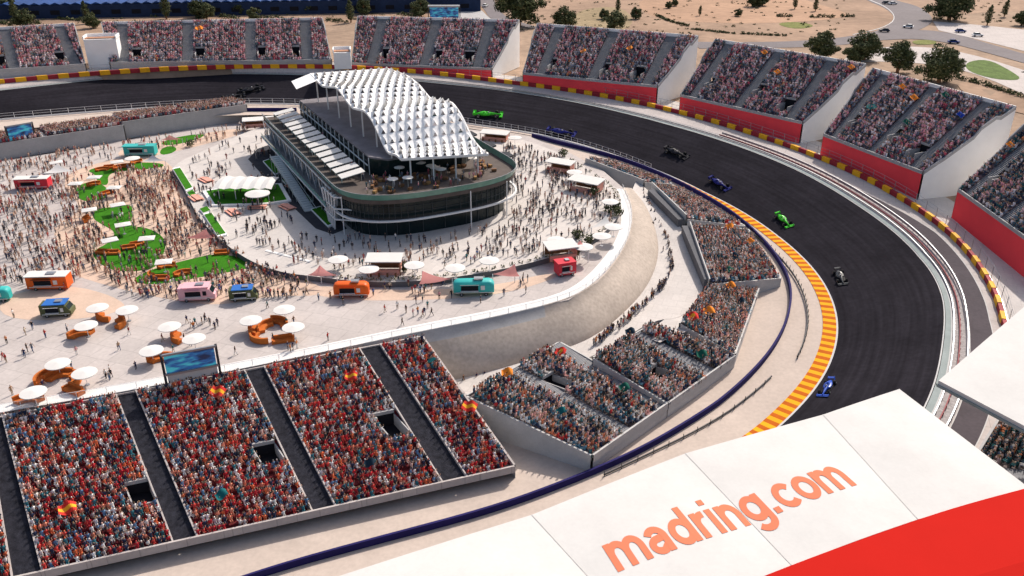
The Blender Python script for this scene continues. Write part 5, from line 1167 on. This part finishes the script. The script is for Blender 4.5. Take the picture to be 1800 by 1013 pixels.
# ------------------------------------------------------------------ flags in the stands
SA = np.array([(a, b_, c) for a, b_, c, *_ in SEATS])
SPX = np.array([proj(s)[:2] for s in SA])
def on_stand(x, y):
    d = ((SPX - [x, y]) ** 2).sum(1); return SA[d.argmin()]
FM = dict(es=[mat("flag_red", (.62, .04, .03), .8), mat("flag_amber", (.85, .42, .03), .8)], teal=[mat("flag_teal", (.01, .12, .13), .8)] * 2, dark=[mat("flag_dark", (.012, .03, .05), .8)] * 2, green=[mat("flag_green", (.01, .10, .07), .8)] * 2, orange=[mat("flag_orange", (.80, .25, .03), .8)] * 2, redc=[mat("flag_red", (0, 0, 0)), mat("flag_amber", (0, 0, 0))], blue=[mat("flag_blue", (.02, .06, .35), .8)] * 2)
FL_ = [((382,706),'es',3.2,"red and amber flag near the top of the big stand, second block"),((612,677),'es',2.6,"red and amber flag in the third block of the big stand"),((123,911),'es',3.0,"red and amber flag low in the leftmost full block of the big stand"),((826,734),'es',3.2,"red and amber flag in the slim right block of the big stand"),((388,886),'teal',2.2,"dark teal flag low in the big stand's second block"),((654,834),'dark',2.2,"nearly black flag low in the big stand's third block"),((758,645),'teal',2.0,"teal flag near the top of the big stand's slim right block"),
 ((888,668),'orange',2.6,"orange flag at the upper left corner of the grey flanked inner stand"),((990,616),'redc',2.6,"red flag with amber centre at the top corner of the grey flanked stand"),((985,738),'teal',2.0,"teal flag in the middle of the grey flanked inner stand"),((1097,697),'green',2.4,"dark green flag right of the stairwell in the crook stand"),((1106,592),'dark',2.4,"black flag at the walkway end of the crook stand"),((1226,648),'green',2.6,"dark green flag near the grey parapet's right end"),((1214,568),'redc',3.0,"large red flag with amber disc beside the lower walkway"),((1244,558),'orange',3.0,"orange flag right of the large red one"),((1281,514),'orange',2.6,"orange flag just below the grey wedge wall's stand"),((1298,540),'dark',2.2,"dark flag in the right facing inner stand"),((1292,461),'dark',2.4,"black flag above the dark walkway wall's stand"),((1283,408),'orange',2.6,"orange flag at the top of the stand beside the navy wall"),((1316,437),'orange',2.4,"orange flag beside the navy wall, right of the black flag"),((1281,487),'green',2.2,"green flag at the lower end of the stand beside the navy wall"),
 ((1583,167),'orange',3.0,"orange flag in the red fronted stand under the two dark trees, left one"),((1609,188),'orange',3.2,"amber orange flag in the stand under the two dark trees, right one"),((1592,224),'green',3.2,"green flag low in the stand under the two dark trees"),((1530,202),'teal',3.4,"teal flag at left in the stand under the two dark trees"),((1660,180),'green',3.0,"green flag high in the stand under the two dark trees"),((1688,222),'blue',2.8,"blue flag at right in the stand under the two dark trees"),((1365,134),'orange',2.8,"orange flag in the stand below the round trees, left middle"),((1345,102),'orange',2.6,"orange flag high in the stand below the round trees"),((1495,128),'orange',2.8,"orange flag at the right end of the stand below the round trees"),((1106,93),'orange',2.6,"orange flag in the stand second right of the canopy roof"),((1026,98),'orange',2.4,"orange flag at the left of the stand second right of the canopy roof"),((352,59),'orange',3.6,"orange flag in the widest far stand"),((1770,268),'orange',2.6,"orange flag in the stand at the right edge")]
def ucount(): pass
for (x, y), kd, sz, lb in FL_:
    sz *= .78
    p0 = on_stand(x, y); q = p0 + np.array([0, 0, 1.5]); r = empty("flag", p0 + np.array([0, 0, .5]), lb, "flag", "flags waved in the stands")
    an = RNG.normal(0, .5); ca, sa_ = math.cos(an), math.sin(an); n = 10; m = 9; rows = []
    for i in range(n + 1):
        u = (i / n - .5) * sz; row = []
        for j in range(m + 1):
            v = (j / m - .5) * sz * .62; row.append(q + np.array([ca * u - sa_ * v, sa_ * u + ca * v, .45 + .6 * v + .28 * math.sin(u * 2.9 + v * 1.3)]))
        rows.append(row)
    f = (lambda i, j: 1 if 2 < j < 6 else 0) if kd == 'es' else ((lambda i, j: 1 if (i - 4.5) ** 2 + (j - 4) ** 2 < 5 else 0) if kd == 'redc' else None)
    b = MB().grid(rows, 0, f); b.grid([[p - [0, 0, .02] for p in rr_] for rr_ in rows], 0, f); b.build("cloth", FM[kd], r)
    MB().tube(p0 + np.array([0, 0, .5]), rows[0][0], .025, n=5).build("pole", M['wood'], r)
# ------------------------------------------------------------------ people
SKIN = [(.55, .34, .24), (.42, .25, .17), (.30, .17, .11), (.60, .40, .30)]
HAIR = [(.02, .015, .012), (.05, .03, .02), (.10, .06, .03), (.25, .16, .07), (.12, .12, .12)]
PAL = dict(
 near=[(.48,.02,.03)]*7 + [(.55,.05,.04)]*4 + [(.70,.24,.15)]*3 + [(.62,.14,.05)]*2 + [(.80,.74,.70)]*6 + [(.40,.36,.36)] + [(.02,.03,.07)]*4 + [(.03,.035,.04)]*2 + [(.03,.16,.20)]*3 + [(.10,.20,.34)]*4 + [(.74,.45,.38)]*4,
 mid=[(.45,.03,.03)]*3 + [(.66,.24,.12)]*3 + [(.76,.70,.66)]*7 + [(.04,.15,.18)]*3 + [(.015,.03,.08)]*4 + [(.03,.035,.04)]*2 + [(.08,.19,.27)]*3 + [(.70,.38,.34)]*6,
 far=[(.66,.28,.33)]*6 + [(.72,.45,.46)]*4 + [(.70,.62,.64)]*3 + [(.16,.19,.25)]*5 + [(.07,.12,.14)]*3 + [(.04,.05,.09)]*3 + [(.40,.06,.10)]*3 + [(.30,.31,.36)]*3 + [(.62,.22,.08)],
 outr=[(.60,.28,.31)]*3 + [(.66,.40,.40)]*3 + [(.62,.58,.60)]*3 + [(.08,.13,.17)]*5 + [(.02,.10,.115)]*6 + [(.025,.035,.07)]*5 + [(.20,.22,.27)]*3 + [(.36,.05,.07)]*2 + [(.62,.22,.08)],
 far2=[(.30,.04,.05)]*6 + [(.60,.36,.33)]*3 + [(.66,.62,.60)]*4 + [(.08,.12,.15)]*4 + [(.03,.03,.05)]*3 + [(.55,.2,.1)]*2,
 teal=[(.01,.09,.10)]*6 + [(.015,.04,.07)]*4 + [(.02,.02,.03)]*3 + [(.60,.42,.38)]*2 + [(.65,.62,.6)] + [(.55,.2,.08)]*2)
PAL = {k: np.array(v) for k, v in PAL.items()}
def low_person(pose, rng):
    """small figure for the far crowd: verts, faces, part per vertex (0 skin 1 hair 2 top 3 trousers 4 shoes)"""
    V, F, Pt = [], [], []
    def ring(c, rx, ry, n=6): return [(c[0] + rx * math.cos(2 * math.pi * k / n), c[1] + ry * math.sin(2 * math.pi * k / n), c[2]) for k in range(n)]
    def loft(rings, part, n=6):
        o = len(V)
        for r_ in rings: V.extend(r_); Pt.extend([part] * n)
        for i in range(len(rings) - 1):
            for k in range(n): F.append((o + i * n + k, o + i * n + (k + 1) % n, o + (i + 1) * n + (k + 1) % n, o + (i + 1) * n + k))
        F.append(tuple(o + k for k in reversed(range(n)))); F.append(tuple(o + (len(rings) - 1) * n + k for k in range(n)))
    def limb(a, b, c, r0, r1, r2, part, part2=None):
        for (p, q, ra, rb, pp) in ((a, b, r0, r1, part), (b, c, r1, r2, part if part2 is None else part2)):
            A = Vector(p); B = Vector(q); qu = (B - A).to_track_quat('Z', 'Y'); o = len(V)
            for X, r_ in ((A, ra), (B, rb)):
                for k in range(4): V.append(tuple(X + qu @ Vector((r_ * math.cos(math.pi * k / 2), r_ * math.sin(math.pi * k / 2), 0)))); Pt.append(pp)
            for k in range(4): F.append((o + k, o + (k + 1) % 4, o + 4 + (k + 1) % 4, o + 4 + k))
            F.append((o + 4, o + 5, o + 6, o + 7))
    sit = pose == 'sit'; hz = .46 if sit else .92
    loft([ring((0, 0, hz - .06), .17, .12), ring((0, .01, hz + .14), .15, .11), ring((0, 0, hz + .40), .20, .12), ring((0, 0, hz + .52), .12, .08)], 2)
    loft([ring((0, 0, hz + .52), .06, .06), ring((0, -.02, hz + .62), .085, .10), ring((0, -.02, hz + .70), .09, .105)], 0)
    loft([ring((0, -.01, hz + .70), .092, .108), ring((0, 0, hz + .78), .075, .09), ring((0, 0, hz + .82), .03, .04)], 1)
    for s in (-1, 1):
        if sit: limb((s * .1, 0, .44), (s * .11, -.44, .47), (s * .11, -.42, .06), .09, .07, .05, 3)
        else:
            st = rng.normal(0, .16); limb((s * .09, 0, .92), (s * .1, st * .5 - .03, .5), (s * .1, st, .04), .095, .07, .05, 3)
        k = rng.random()
        if k < .18: limb((s * .2, 0, hz + .45), (s * .3, -.05, hz + .62), (s * .26, -.1, hz + .9), .055, .045, .04, 2, 0)
        elif k < .55: limb((s * .21, 0, hz + .45), (s * .25, -.02, hz + .2), (s * .12, -.25, hz + .15), .055, .045, .04, 2, 0)
        else: limb((s * .21, 0, hz + .45), (s * .26, .02, hz + .18), (s * .25, -.08, hz - .05), .055, .045, .04, 2, 0)
    return np.array(V), F, np.array(Pt)
rg = np.random.default_rng(3)
SIT = [low_person('sit', rg) for _ in range(5)]; STAND = [low_person('stand', rg) for _ in range(7)]
CM = attr_mat("crowd_clothing")
def crowd(name, items, temps, label):
    """items: (x,y,z,yaw,palette or None, scale)"""
    n = len(items); Vs, Fs, Ls, Cs = [], [], [], []; base = 0
    pick = RNG.integers(0, len(temps), n)
    loops, starts, tots = [], [], []; ls = 0
    TF = [(np.concatenate([np.array(f) for f in t[1]]), np.array([len(f) for f in t[1]])) for t in temps]
    for k, it in enumerate(items):
        V, F, Pt = temps[pick[k]]; x, y, z, yaw, pal, s = it; ca, sa_ = math.cos(yaw), math.sin(yaw)
        W = np.empty_like(V); W[:, 0] = x + s * (V[:, 0] * ca - V[:, 1] * sa_); W[:, 1] = y + s * (V[:, 0] * sa_ + V[:, 1] * ca); W[:, 2] = z + s * V[:, 2]; Vs.append(W)
        li, ct = TF[pick[k]]; loops.append(li + base); tots.append(ct); base += len(V)
        p = PAL[pal]; top = np.minimum(p[int(len(p) * ((RNG.random() * .8 + .2 * (.5 + .5 * math.sin(x * .31 + 1.7 * math.sin(y * .23)))) % 1.0))] * (RNG.uniform(1.0, 1.45) if pal == 'near' else RNG.uniform(1.0, 1.4)), .85); tro = top * .85 if RNG.random() < .62 else [(.03, .035, .06), (.06, .06, .07), (.25, .20, .15), (.05, .08, .14), (.4, .38, .36)][RNG.integers(0, 5)]
        pc = np.array([SKIN[RNG.integers(0, 4)], HAIR[RNG.integers(0, 5)] if RNG.random() < .6 else p[RNG.integers(0, len(p))], top, tro, (.05, .05, .05)]); Cs.append(pc[Pt])
    V = np.concatenate(Vs); L = np.concatenate(loops); T = np.concatenate(tots); C_ = np.concatenate(Cs)
    me = bpy.data.meshes.new(name); me.vertices.add(len(V)); me.vertices.foreach_set("co", V.astype(np.float32).ravel())
    me.loops.add(len(L)); me.loops.foreach_set("vertex_index", L.astype(np.int32)); me.polygons.add(len(T))
    st = np.zeros(len(T), dtype=np.int32); st[1:] = np.cumsum(T)[:-1]; me.polygons.foreach_set("loop_start", st); me.polygons.foreach_set("loop_total", T.astype(np.int32)); me.update(calc_edges=True)
    at = me.attributes.new("tint", 'FLOAT_COLOR', 'POINT'); at.data.foreach_set("color", np.concatenate([C_, np.ones((len(C_), 1))], 1).astype(np.float32).ravel())
    me.materials.append(CM); o = bpy.data.objects.new(name, me); col.objects.link(o); return tag(o, label, "crowd", kind="stuff")
seat_items = [(x, y, z, yaw, p, RNG.uniform(.95, 1.15) * ({'near': 1.2, 'mid': 1.45}.get(p, 1.5))) for x, y, z, yaw, p in SEATS]
crowd("seated_crowd", seat_items, SIT, "thousands of seated fans filling the grandstands")
# standing people: scattered where the photograph has them, then the largest 300 become figures of their own
def inpoly(x, y, p):
    c = False; n = len(p)
    for i in range(n):
        (x0, y0), (x1, y1) = p[i], p[i - 1]
        if (y0 > y) != (y1 > y) and x < (x1 - x0) * (y - y0) / (y1 - y0) + x0: c = not c
    return c
PEO = []
POL_B = [proj(q)[:2] for q in outline(1.5, PZ)]
def scatter(n, poly, z, skip=True, pal='walk'):
    pal = 'pod' if z > 1 else pal
    xs = [p[0] for p in poly]; ys = [p[1] for p in poly]; k = 0; tries = 0
    while k < n and tries < n * 30:
        tries += 1; x, y = RNG.uniform(min(xs), max(xs)), RNG.uniform(min(ys), max(ys))
        if not inpoly(x, y, poly) or inpoly(x, y, POL_B): continue
        if z < 1 and x < 460 and RNG.random() < .85 and any(inpoly(x, y, l) for l in LAWNS): continue
        if k > 20 and RNG.random() < .5:
            e = PEO[-1 - int(RNG.random() * 18)]; x, y = e[4] + RNG.normal(0, 7), e[5] + RNG.normal(0, 3.5)
            if not inpoly(x, y, poly) or inpoly(x, y, POL_B): continue
        q = P(x, y, z)
        if skip and any((q[0] - a) ** 2 + (q[1] - b) ** 2 < r * r for a, b, r in ITEMS): continue
        if any((q[0] - a[0]) ** 2 + (q[1] - a[1]) ** 2 < .5 for a in PEO[-400:]): continue
        PEO.append((q[0], q[1], z, RNG.uniform(0, 6.28), x, y, pal)); k += 1
scatter(52, [(0,560),(560,525),(740,530),(740,572),(560,612),(420,635),(0,700)], 0)
scatter(45, [(440,500),(560,500),(980,490),(960,510),(740,560),(470,530)], 0)
scatter(900, [(205,300),(292,292),(360,400),(448,468),(530,492),(520,525),(240,525),(150,470),(110,380),(200,330)], 0.01)
scatter(480, [(0,290),(120,275),(180,300),(120,380),(150,480),(120,515),(0,500)], 0)
scatter(150, [(0,285),(430,222),(440,240),(300,262),(160,290),(0,305)], 0)
scatter(150, [(312,295),(400,245),(470,230),(480,300),(520,400),(470,445),(380,400)], PZ)
scatter(230, [(455,440),(560,412),(740,425),(890,395),(1080,390),(1060,405),(960,445),(880,460),(740,482),(600,478),(520,468)], PZ)
scatter(330, [(880,250),(985,278),(1050,315),(1080,350),(1080,385),(900,400),(895,330)], PZ)
wk = [(1135,345,-2.5),(1155,392,-4.3),(1178,430,-5.4),(1182,470,-5.8),(1165,505,-6),(1135,535,-6),(1105,560,-6),(1075,583,-6),(1040,612,-6.3)]
for k in range(118):
    t = RNG.random() ** .9 * (len(wk) - 1.001); i = int(t); a = lerp(wk[i], wk[i + 1], t - i); sd_ = abs(RNG.normal(0, 7)); x, y, z = a[0] + sd_ * .8 * (-1 if i < 3 else 0.3), a[1] + RNG.normal(0, 3), a[2]
    q = P(x, y, z); PEO.append((q[0], q[1], z + .02, RNG.uniform(0, 6.28), x, y))
for x, y in [(815,672),(838,668),(845,655),(852,664)]: q = P(x, y, -8.6); PEO.append((q[0], q[1], -8.8, 1.0, x, y))
PEO.sort(key=lambda p: -math.hypot(1, 0) / math.sqrt(p[0] ** 2 + p[1] ** 2 + (p[2] - CAM_H) ** 2))
inview = [p for p in PEO if 8 < p[4] < 1795]; rest = [p for p in PEO if not (8 < p[4] < 1795)]
solo, rest = inview[:300], inview[300:] + rest
terr_people = []
for k in range(70):
    s_, t_ = RNG.uniform(-12, 4), RNG.uniform(4, 38)
    if s_ > -13 * math.sqrt(max(0, 1 - ((t_ - 21) / 21) ** 2)) + 1: q = BPt(s_, t_, 10.72); terr_people.append((q[0], q[1], q[2], RNG.uniform(0, 6), 'far', 1.0))
for k in range(60): q = BPt(RNG.uniform(3, 70), RNG.uniform(.6, 8.5), 10.72); terr_people.append((q[0], q[1], q[2], RNG.uniform(0, 6), 'far', 1.0))
PAL['walk'] = np.array([(.03,.03,.035)]*4 + [(.05,.05,.08)]*2 + [(.34,.06,.05)]*3 + [(.45,.28,.20)]*5 + [(.60,.58,.55)]*2 + [(.10,.12,.16)]*3 + [(.35,.16,.08)]*2)
PAL['pod'] = np.array([(.02,.02,.025)]*6 + [(.03,.035,.07)]*4 + [(.10,.10,.12)]*3 + [(.28,.05,.05)]*1 + [(.45,.30,.24)]*2 + [(.62,.58,.55)]*3 + [(.20,.10,.06)]*2)
crowd("standing_crowd", [(p[0], p[1], p[2], p[3], (p[6] if len(p) > 6 else 'pod'), RNG.uniform(1.05, 1.25)) for p in rest] + terr_people, STAND, "visitors strolling over the plaza and podium in the distance")
# ---- the 300 nearest: one smooth skinned body per pose, copied, each with clothes of its own
def body(pose, seed, skirt=False):
    rr = random.Random(seed); st = {'walk': .30, 'stride': .42, 'stand': .05, 'arms': .05, 'phone': .06, 'wave': .04}[pose] * (1 if seed % 2 else -1)
    V, E, Rd, T = [], [], [], []
    def add(p, r, par, part):
        V.append(p); Rd.append(r); i = len(V) - 1
        if par is not None: E.append((par, i)); T.append(part)
        return i
    pel = add((0, 0, .95), (.15, .11), None, 3); wa = add((0, .01, 1.10), (.14, .10), pel, 2); ch = add((0, .0, 1.32), (.17, .115), wa, 2); nk = add((0, 0, 1.48), (.06, .06), ch, 2); hb_ = add((0, -.015, 1.56), (.07, .085), nk, 0); hm = add((0, -.02, 1.65), (.082, .10), hb_, 0); ht = add((0, 0, 1.73), (.07, .085), hm, 1); ns = add((0, -.125, 1.63), (.016, .016), hm, 0)
    for s in (-1, 1):
        f = st * s; hp = add((s * .09, 0, .88), (.095, .10), pel, 3); kn = add((s * .095, -f * .45 - .02, .50), (.062, .065), hp, 3); an = add((s * .095, -f * .8 + (.05 if f > 0 else .08 * abs(st)), .09), (.042, .045), kn, 3); add((s * .10, -f * .8 - .14, .045), (.042, .035), an, 4)
        sh_ = add((s * .19, 0, 1.41), (.062, .06), ch, 2)
        if pose == 'arms' or (pose == 'phone' and s > 0): el, wr = (s * .25, -.06, 1.14), (s * .10, -.26, 1.18 if pose == 'arms' else 1.36)
        elif pose == 'wave' and s > 0: el, wr = (s * .36, -.08, 1.52), (s * .30, -.12, 1.78)
        else: el, wr = (s * .25, f * .35 + .03, 1.14), (s * .26, f * .7 - .06, .90)
        e_ = add(el, (.045, .045), sh_, 2); w_ = add(wr, (.030, .033), e_, 0); d = Vector(wr) - Vector(el); d.normalize(); p_ = Vector(wr) + d * .08; pm = add(tuple(p_), (.034, .022), w_, 0)
        side = d.orthogonal().normalized()
        for k in range(4): add(tuple(p_ + d * (.075 - .01 * abs(k - 1.4)) + side * (.018 * (k - 1.5)) + Vector((0, -.02, 0))), (.009, .009), pm, 0)
        add(tuple(Vector(wr) + d * .05 + side * .05), (.010, .010), w_, 0)
    me = bpy.data.meshes.new("b"); me.from_pydata(V, E, []); o = bpy.data.objects.new("b", me); col.objects.link(o)
    md = o.modifiers.new("s", 'SKIN'); md.use_smooth_shade = True
    for i, r in enumerate(Rd): me.skin_vertices[0].data[i].radius = r
    me.skin_vertices[0].data[0].use_root = True
    o.modifiers.new("d", 'SUBSURF').levels = 1; bpy.context.view_layer.update()
    nm = bpy.data.meshes.new_from_object(o.evaluated_get(bpy.context.evaluated_depsgraph_get())); bpy.data.objects.remove(o, do_unlink=True)
    A = np.array([V[a] for a, _ in E]); B = np.array([V[c] for _, c in E]); TT = np.array(T); D = B - A; L2 = (D ** 2).sum(1)
    idx = []
    for p in nm.polygons:
        c = np.array(p.center); t = np.clip(((c - A) * D).sum(1) / L2, 0, 1); dd = ((A + D * t[:, None] - c) ** 2).sum(1) ** .5; part = TT[dd.argmin()]
        if c[2] > 1.52 and ((c[1] > .015 and c[2] > 1.56) or c[2] > 1.70): part = 1
        elif c[2] > 1.53 and abs(c[0]) < .11: part = 0
        elif part == 2 and abs(c[0]) > .17 and dd.min() < .08 and c[2] < 1.2: part = 0
        idx.append(int(part))
    nm.materials.clear()
    for k in ("skin_tone", "hair_colour", "top_fabric", "trouser_fabric", "shoe_leather"): nm.materials.append(mat(k, (.3, .3, .3)))
    nm.polygons.foreach_set("material_index", np.array(idx, dtype=np.int32)); nm.polygons.foreach_set("use_smooth", np.ones(len(idx), dtype=bool)); nm.name = "person"; return nm
BOD = {(p, s): body(p, s) for p in ('walk', 'stride', 'stand', 'arms', 'phone', 'wave') for s in (1, 2)}
POSE = {'walk': 'walking', 'stride': 'striding', 'stand': 'standing', 'arms': 'standing with hands together', 'phone': 'standing with one hand raised', 'wave': 'waving an arm'}
TOPS = {'black': (.015, .015, .018), 'navy': (.015, .02, .07), 'grey': (.16, .16, .17), 'white': (.70, .69, .66), 'red': (.45, .03, .03), 'maroon': (.16, .02, .025), 'orange': (.60, .20, .05), 'tan': (.42, .28, .18), 'teal': (.02, .17, .18), 'brown': (.12, .06, .035), 'blue': (.05, .12, .35), 'pink': (.62, .30, .30), 'olive': (.10, .10, .05), 'cream': (.60, .52, .40)}
BOTS = {'black': (.012, .012, .015), 'navy': (.018, .022, .05), 'blue': (.05, .09, .18), 'grey': (.13, .13, .14), 'beige': (.38, .30, .21), 'white': (.6, .6, .58), 'brown': (.11, .07, .045)}
LM = [("the teal food truck",(833,512)),("the orange food truck",(619,512)),("the pink food truck",(350,518)),("the blue roofed olive van",(430,520)),("the far left blue roofed van",(104,545)),("the long orange kiosk",(90,500)),("the crimson food cart",(993,478)),("the big video screen",(340,650)),("the lounge ring",(470,588)),("the lower left lounge group",(105,672)),("the lower lawn",(350,478)),("the big curved lawn",(230,440)),("the plaza steps",(500,468)),("the front timber kiosk",(677,475)),("the left pink sail",(570,478)),("the rosy middle sail",(757,492)),("the glass building's rounded front",(740,418)),("the podium's right curve",(1040,415)),("the glass railing",(900,545)),("the lone parasol",(297,590)),("the curved tan wall's foot",(1130,530)),("the crook stand walkway corner",(1040,612)),("the dark walkway wall",(1200,455)),("the walkway's narrow upper end",(1145,365)),("the far edge of the walkway bend",(1185,490)),("the corner kiosk on the podium",(985,447)),("the big stand's top edge",(560,605)),("the upper left plaza edge",(120,695)),("the parasol right of the screen",(440,570)),("the gap between the two inner stands",(830,668))]
used = set(); cmat = {}
def cm_(kind, nm, c):
    if (kind, nm) not in cmat: cmat[kind, nm] = mat(nm + "_" + kind, c, .85)
    return cmat[kind, nm]
rp = random.Random(11); WT = ['black'] * 4 + ['navy'] * 3 + ['grey'] * 2 + ['maroon', 'brown', 'tan', 'red', 'white', 'orange', 'teal', 'blue', 'pink', 'olive', 'cream']
for p in solo:
    best = sorted(LM, key=lambda l: (l[1][0] - p[4]) ** 2 + (l[1][1] - p[5]) ** 2 * 2)[:2]; lmk = best[0]; dx, dy = p[4] - lmk[1][0], p[5] - lmk[1][1]
    rel = ("below" if dy > 0 else "above") if abs(dy) * 1.6 > abs(dx) else ("right of" if dx > 0 else "left of")
    for t in range(400):
        tp = rp.choice(WT if t < 30 else list(TOPS)); bt_ = rp.choice(list(BOTS)); ps = rp.choice(['walk', 'walk', 'stride', 'stand', 'stand', 'arms', 'phone'] if t < 60 else list(POSE)); hr = rp.choice(['dark', 'brown', 'fair']) 
        lmn = lmk[0]
        lb = f"person in {tp} top and {bt_} trousers {POSE[ps]} {rel} {lmk[0]}"
        if len(lb.split()) > 16: lb = lb.replace(" and ", ", ", 1).replace("standing with ", "with ").replace("one hand raised", "hand raised").replace("hands together", "joined hands")
        if lb not in used and len(lb.split()) <= 16: break
    used.add(lb); me = BOD[ps, rp.choice((1, 2))]; o = bpy.data.objects.new("person", me); col.objects.link(o)
    o.location = (p[0], p[1], p[2]); o.rotation_euler = (0, 0, p[3]); s = rp.uniform(1.0, 1.12); o.scale = (s * 1.05, s * 1.05, s); tag(o, lb, "person", "people on the plaza and walkway")
    sk = rp.randrange(4)
    for i, mm in enumerate((cm_("skin", ("fair", "olive", "brown", "pale")[sk], SKIN[sk]), cm_("hair", hr, {'dark': HAIR[0], 'brown': HAIR[1], 'fair': HAIR[3]}[hr]), cm_("top", tp, TOPS[tp]), cm_("trousers", bt_, BOTS[bt_]), cm_("shoes", "dark", (.03, .03, .03)))):
        o.material_slots[i].link = 'OBJECT'; o.material_slots[i].material = mm
print("seats", len(SEATS), "standing", len(PEO))
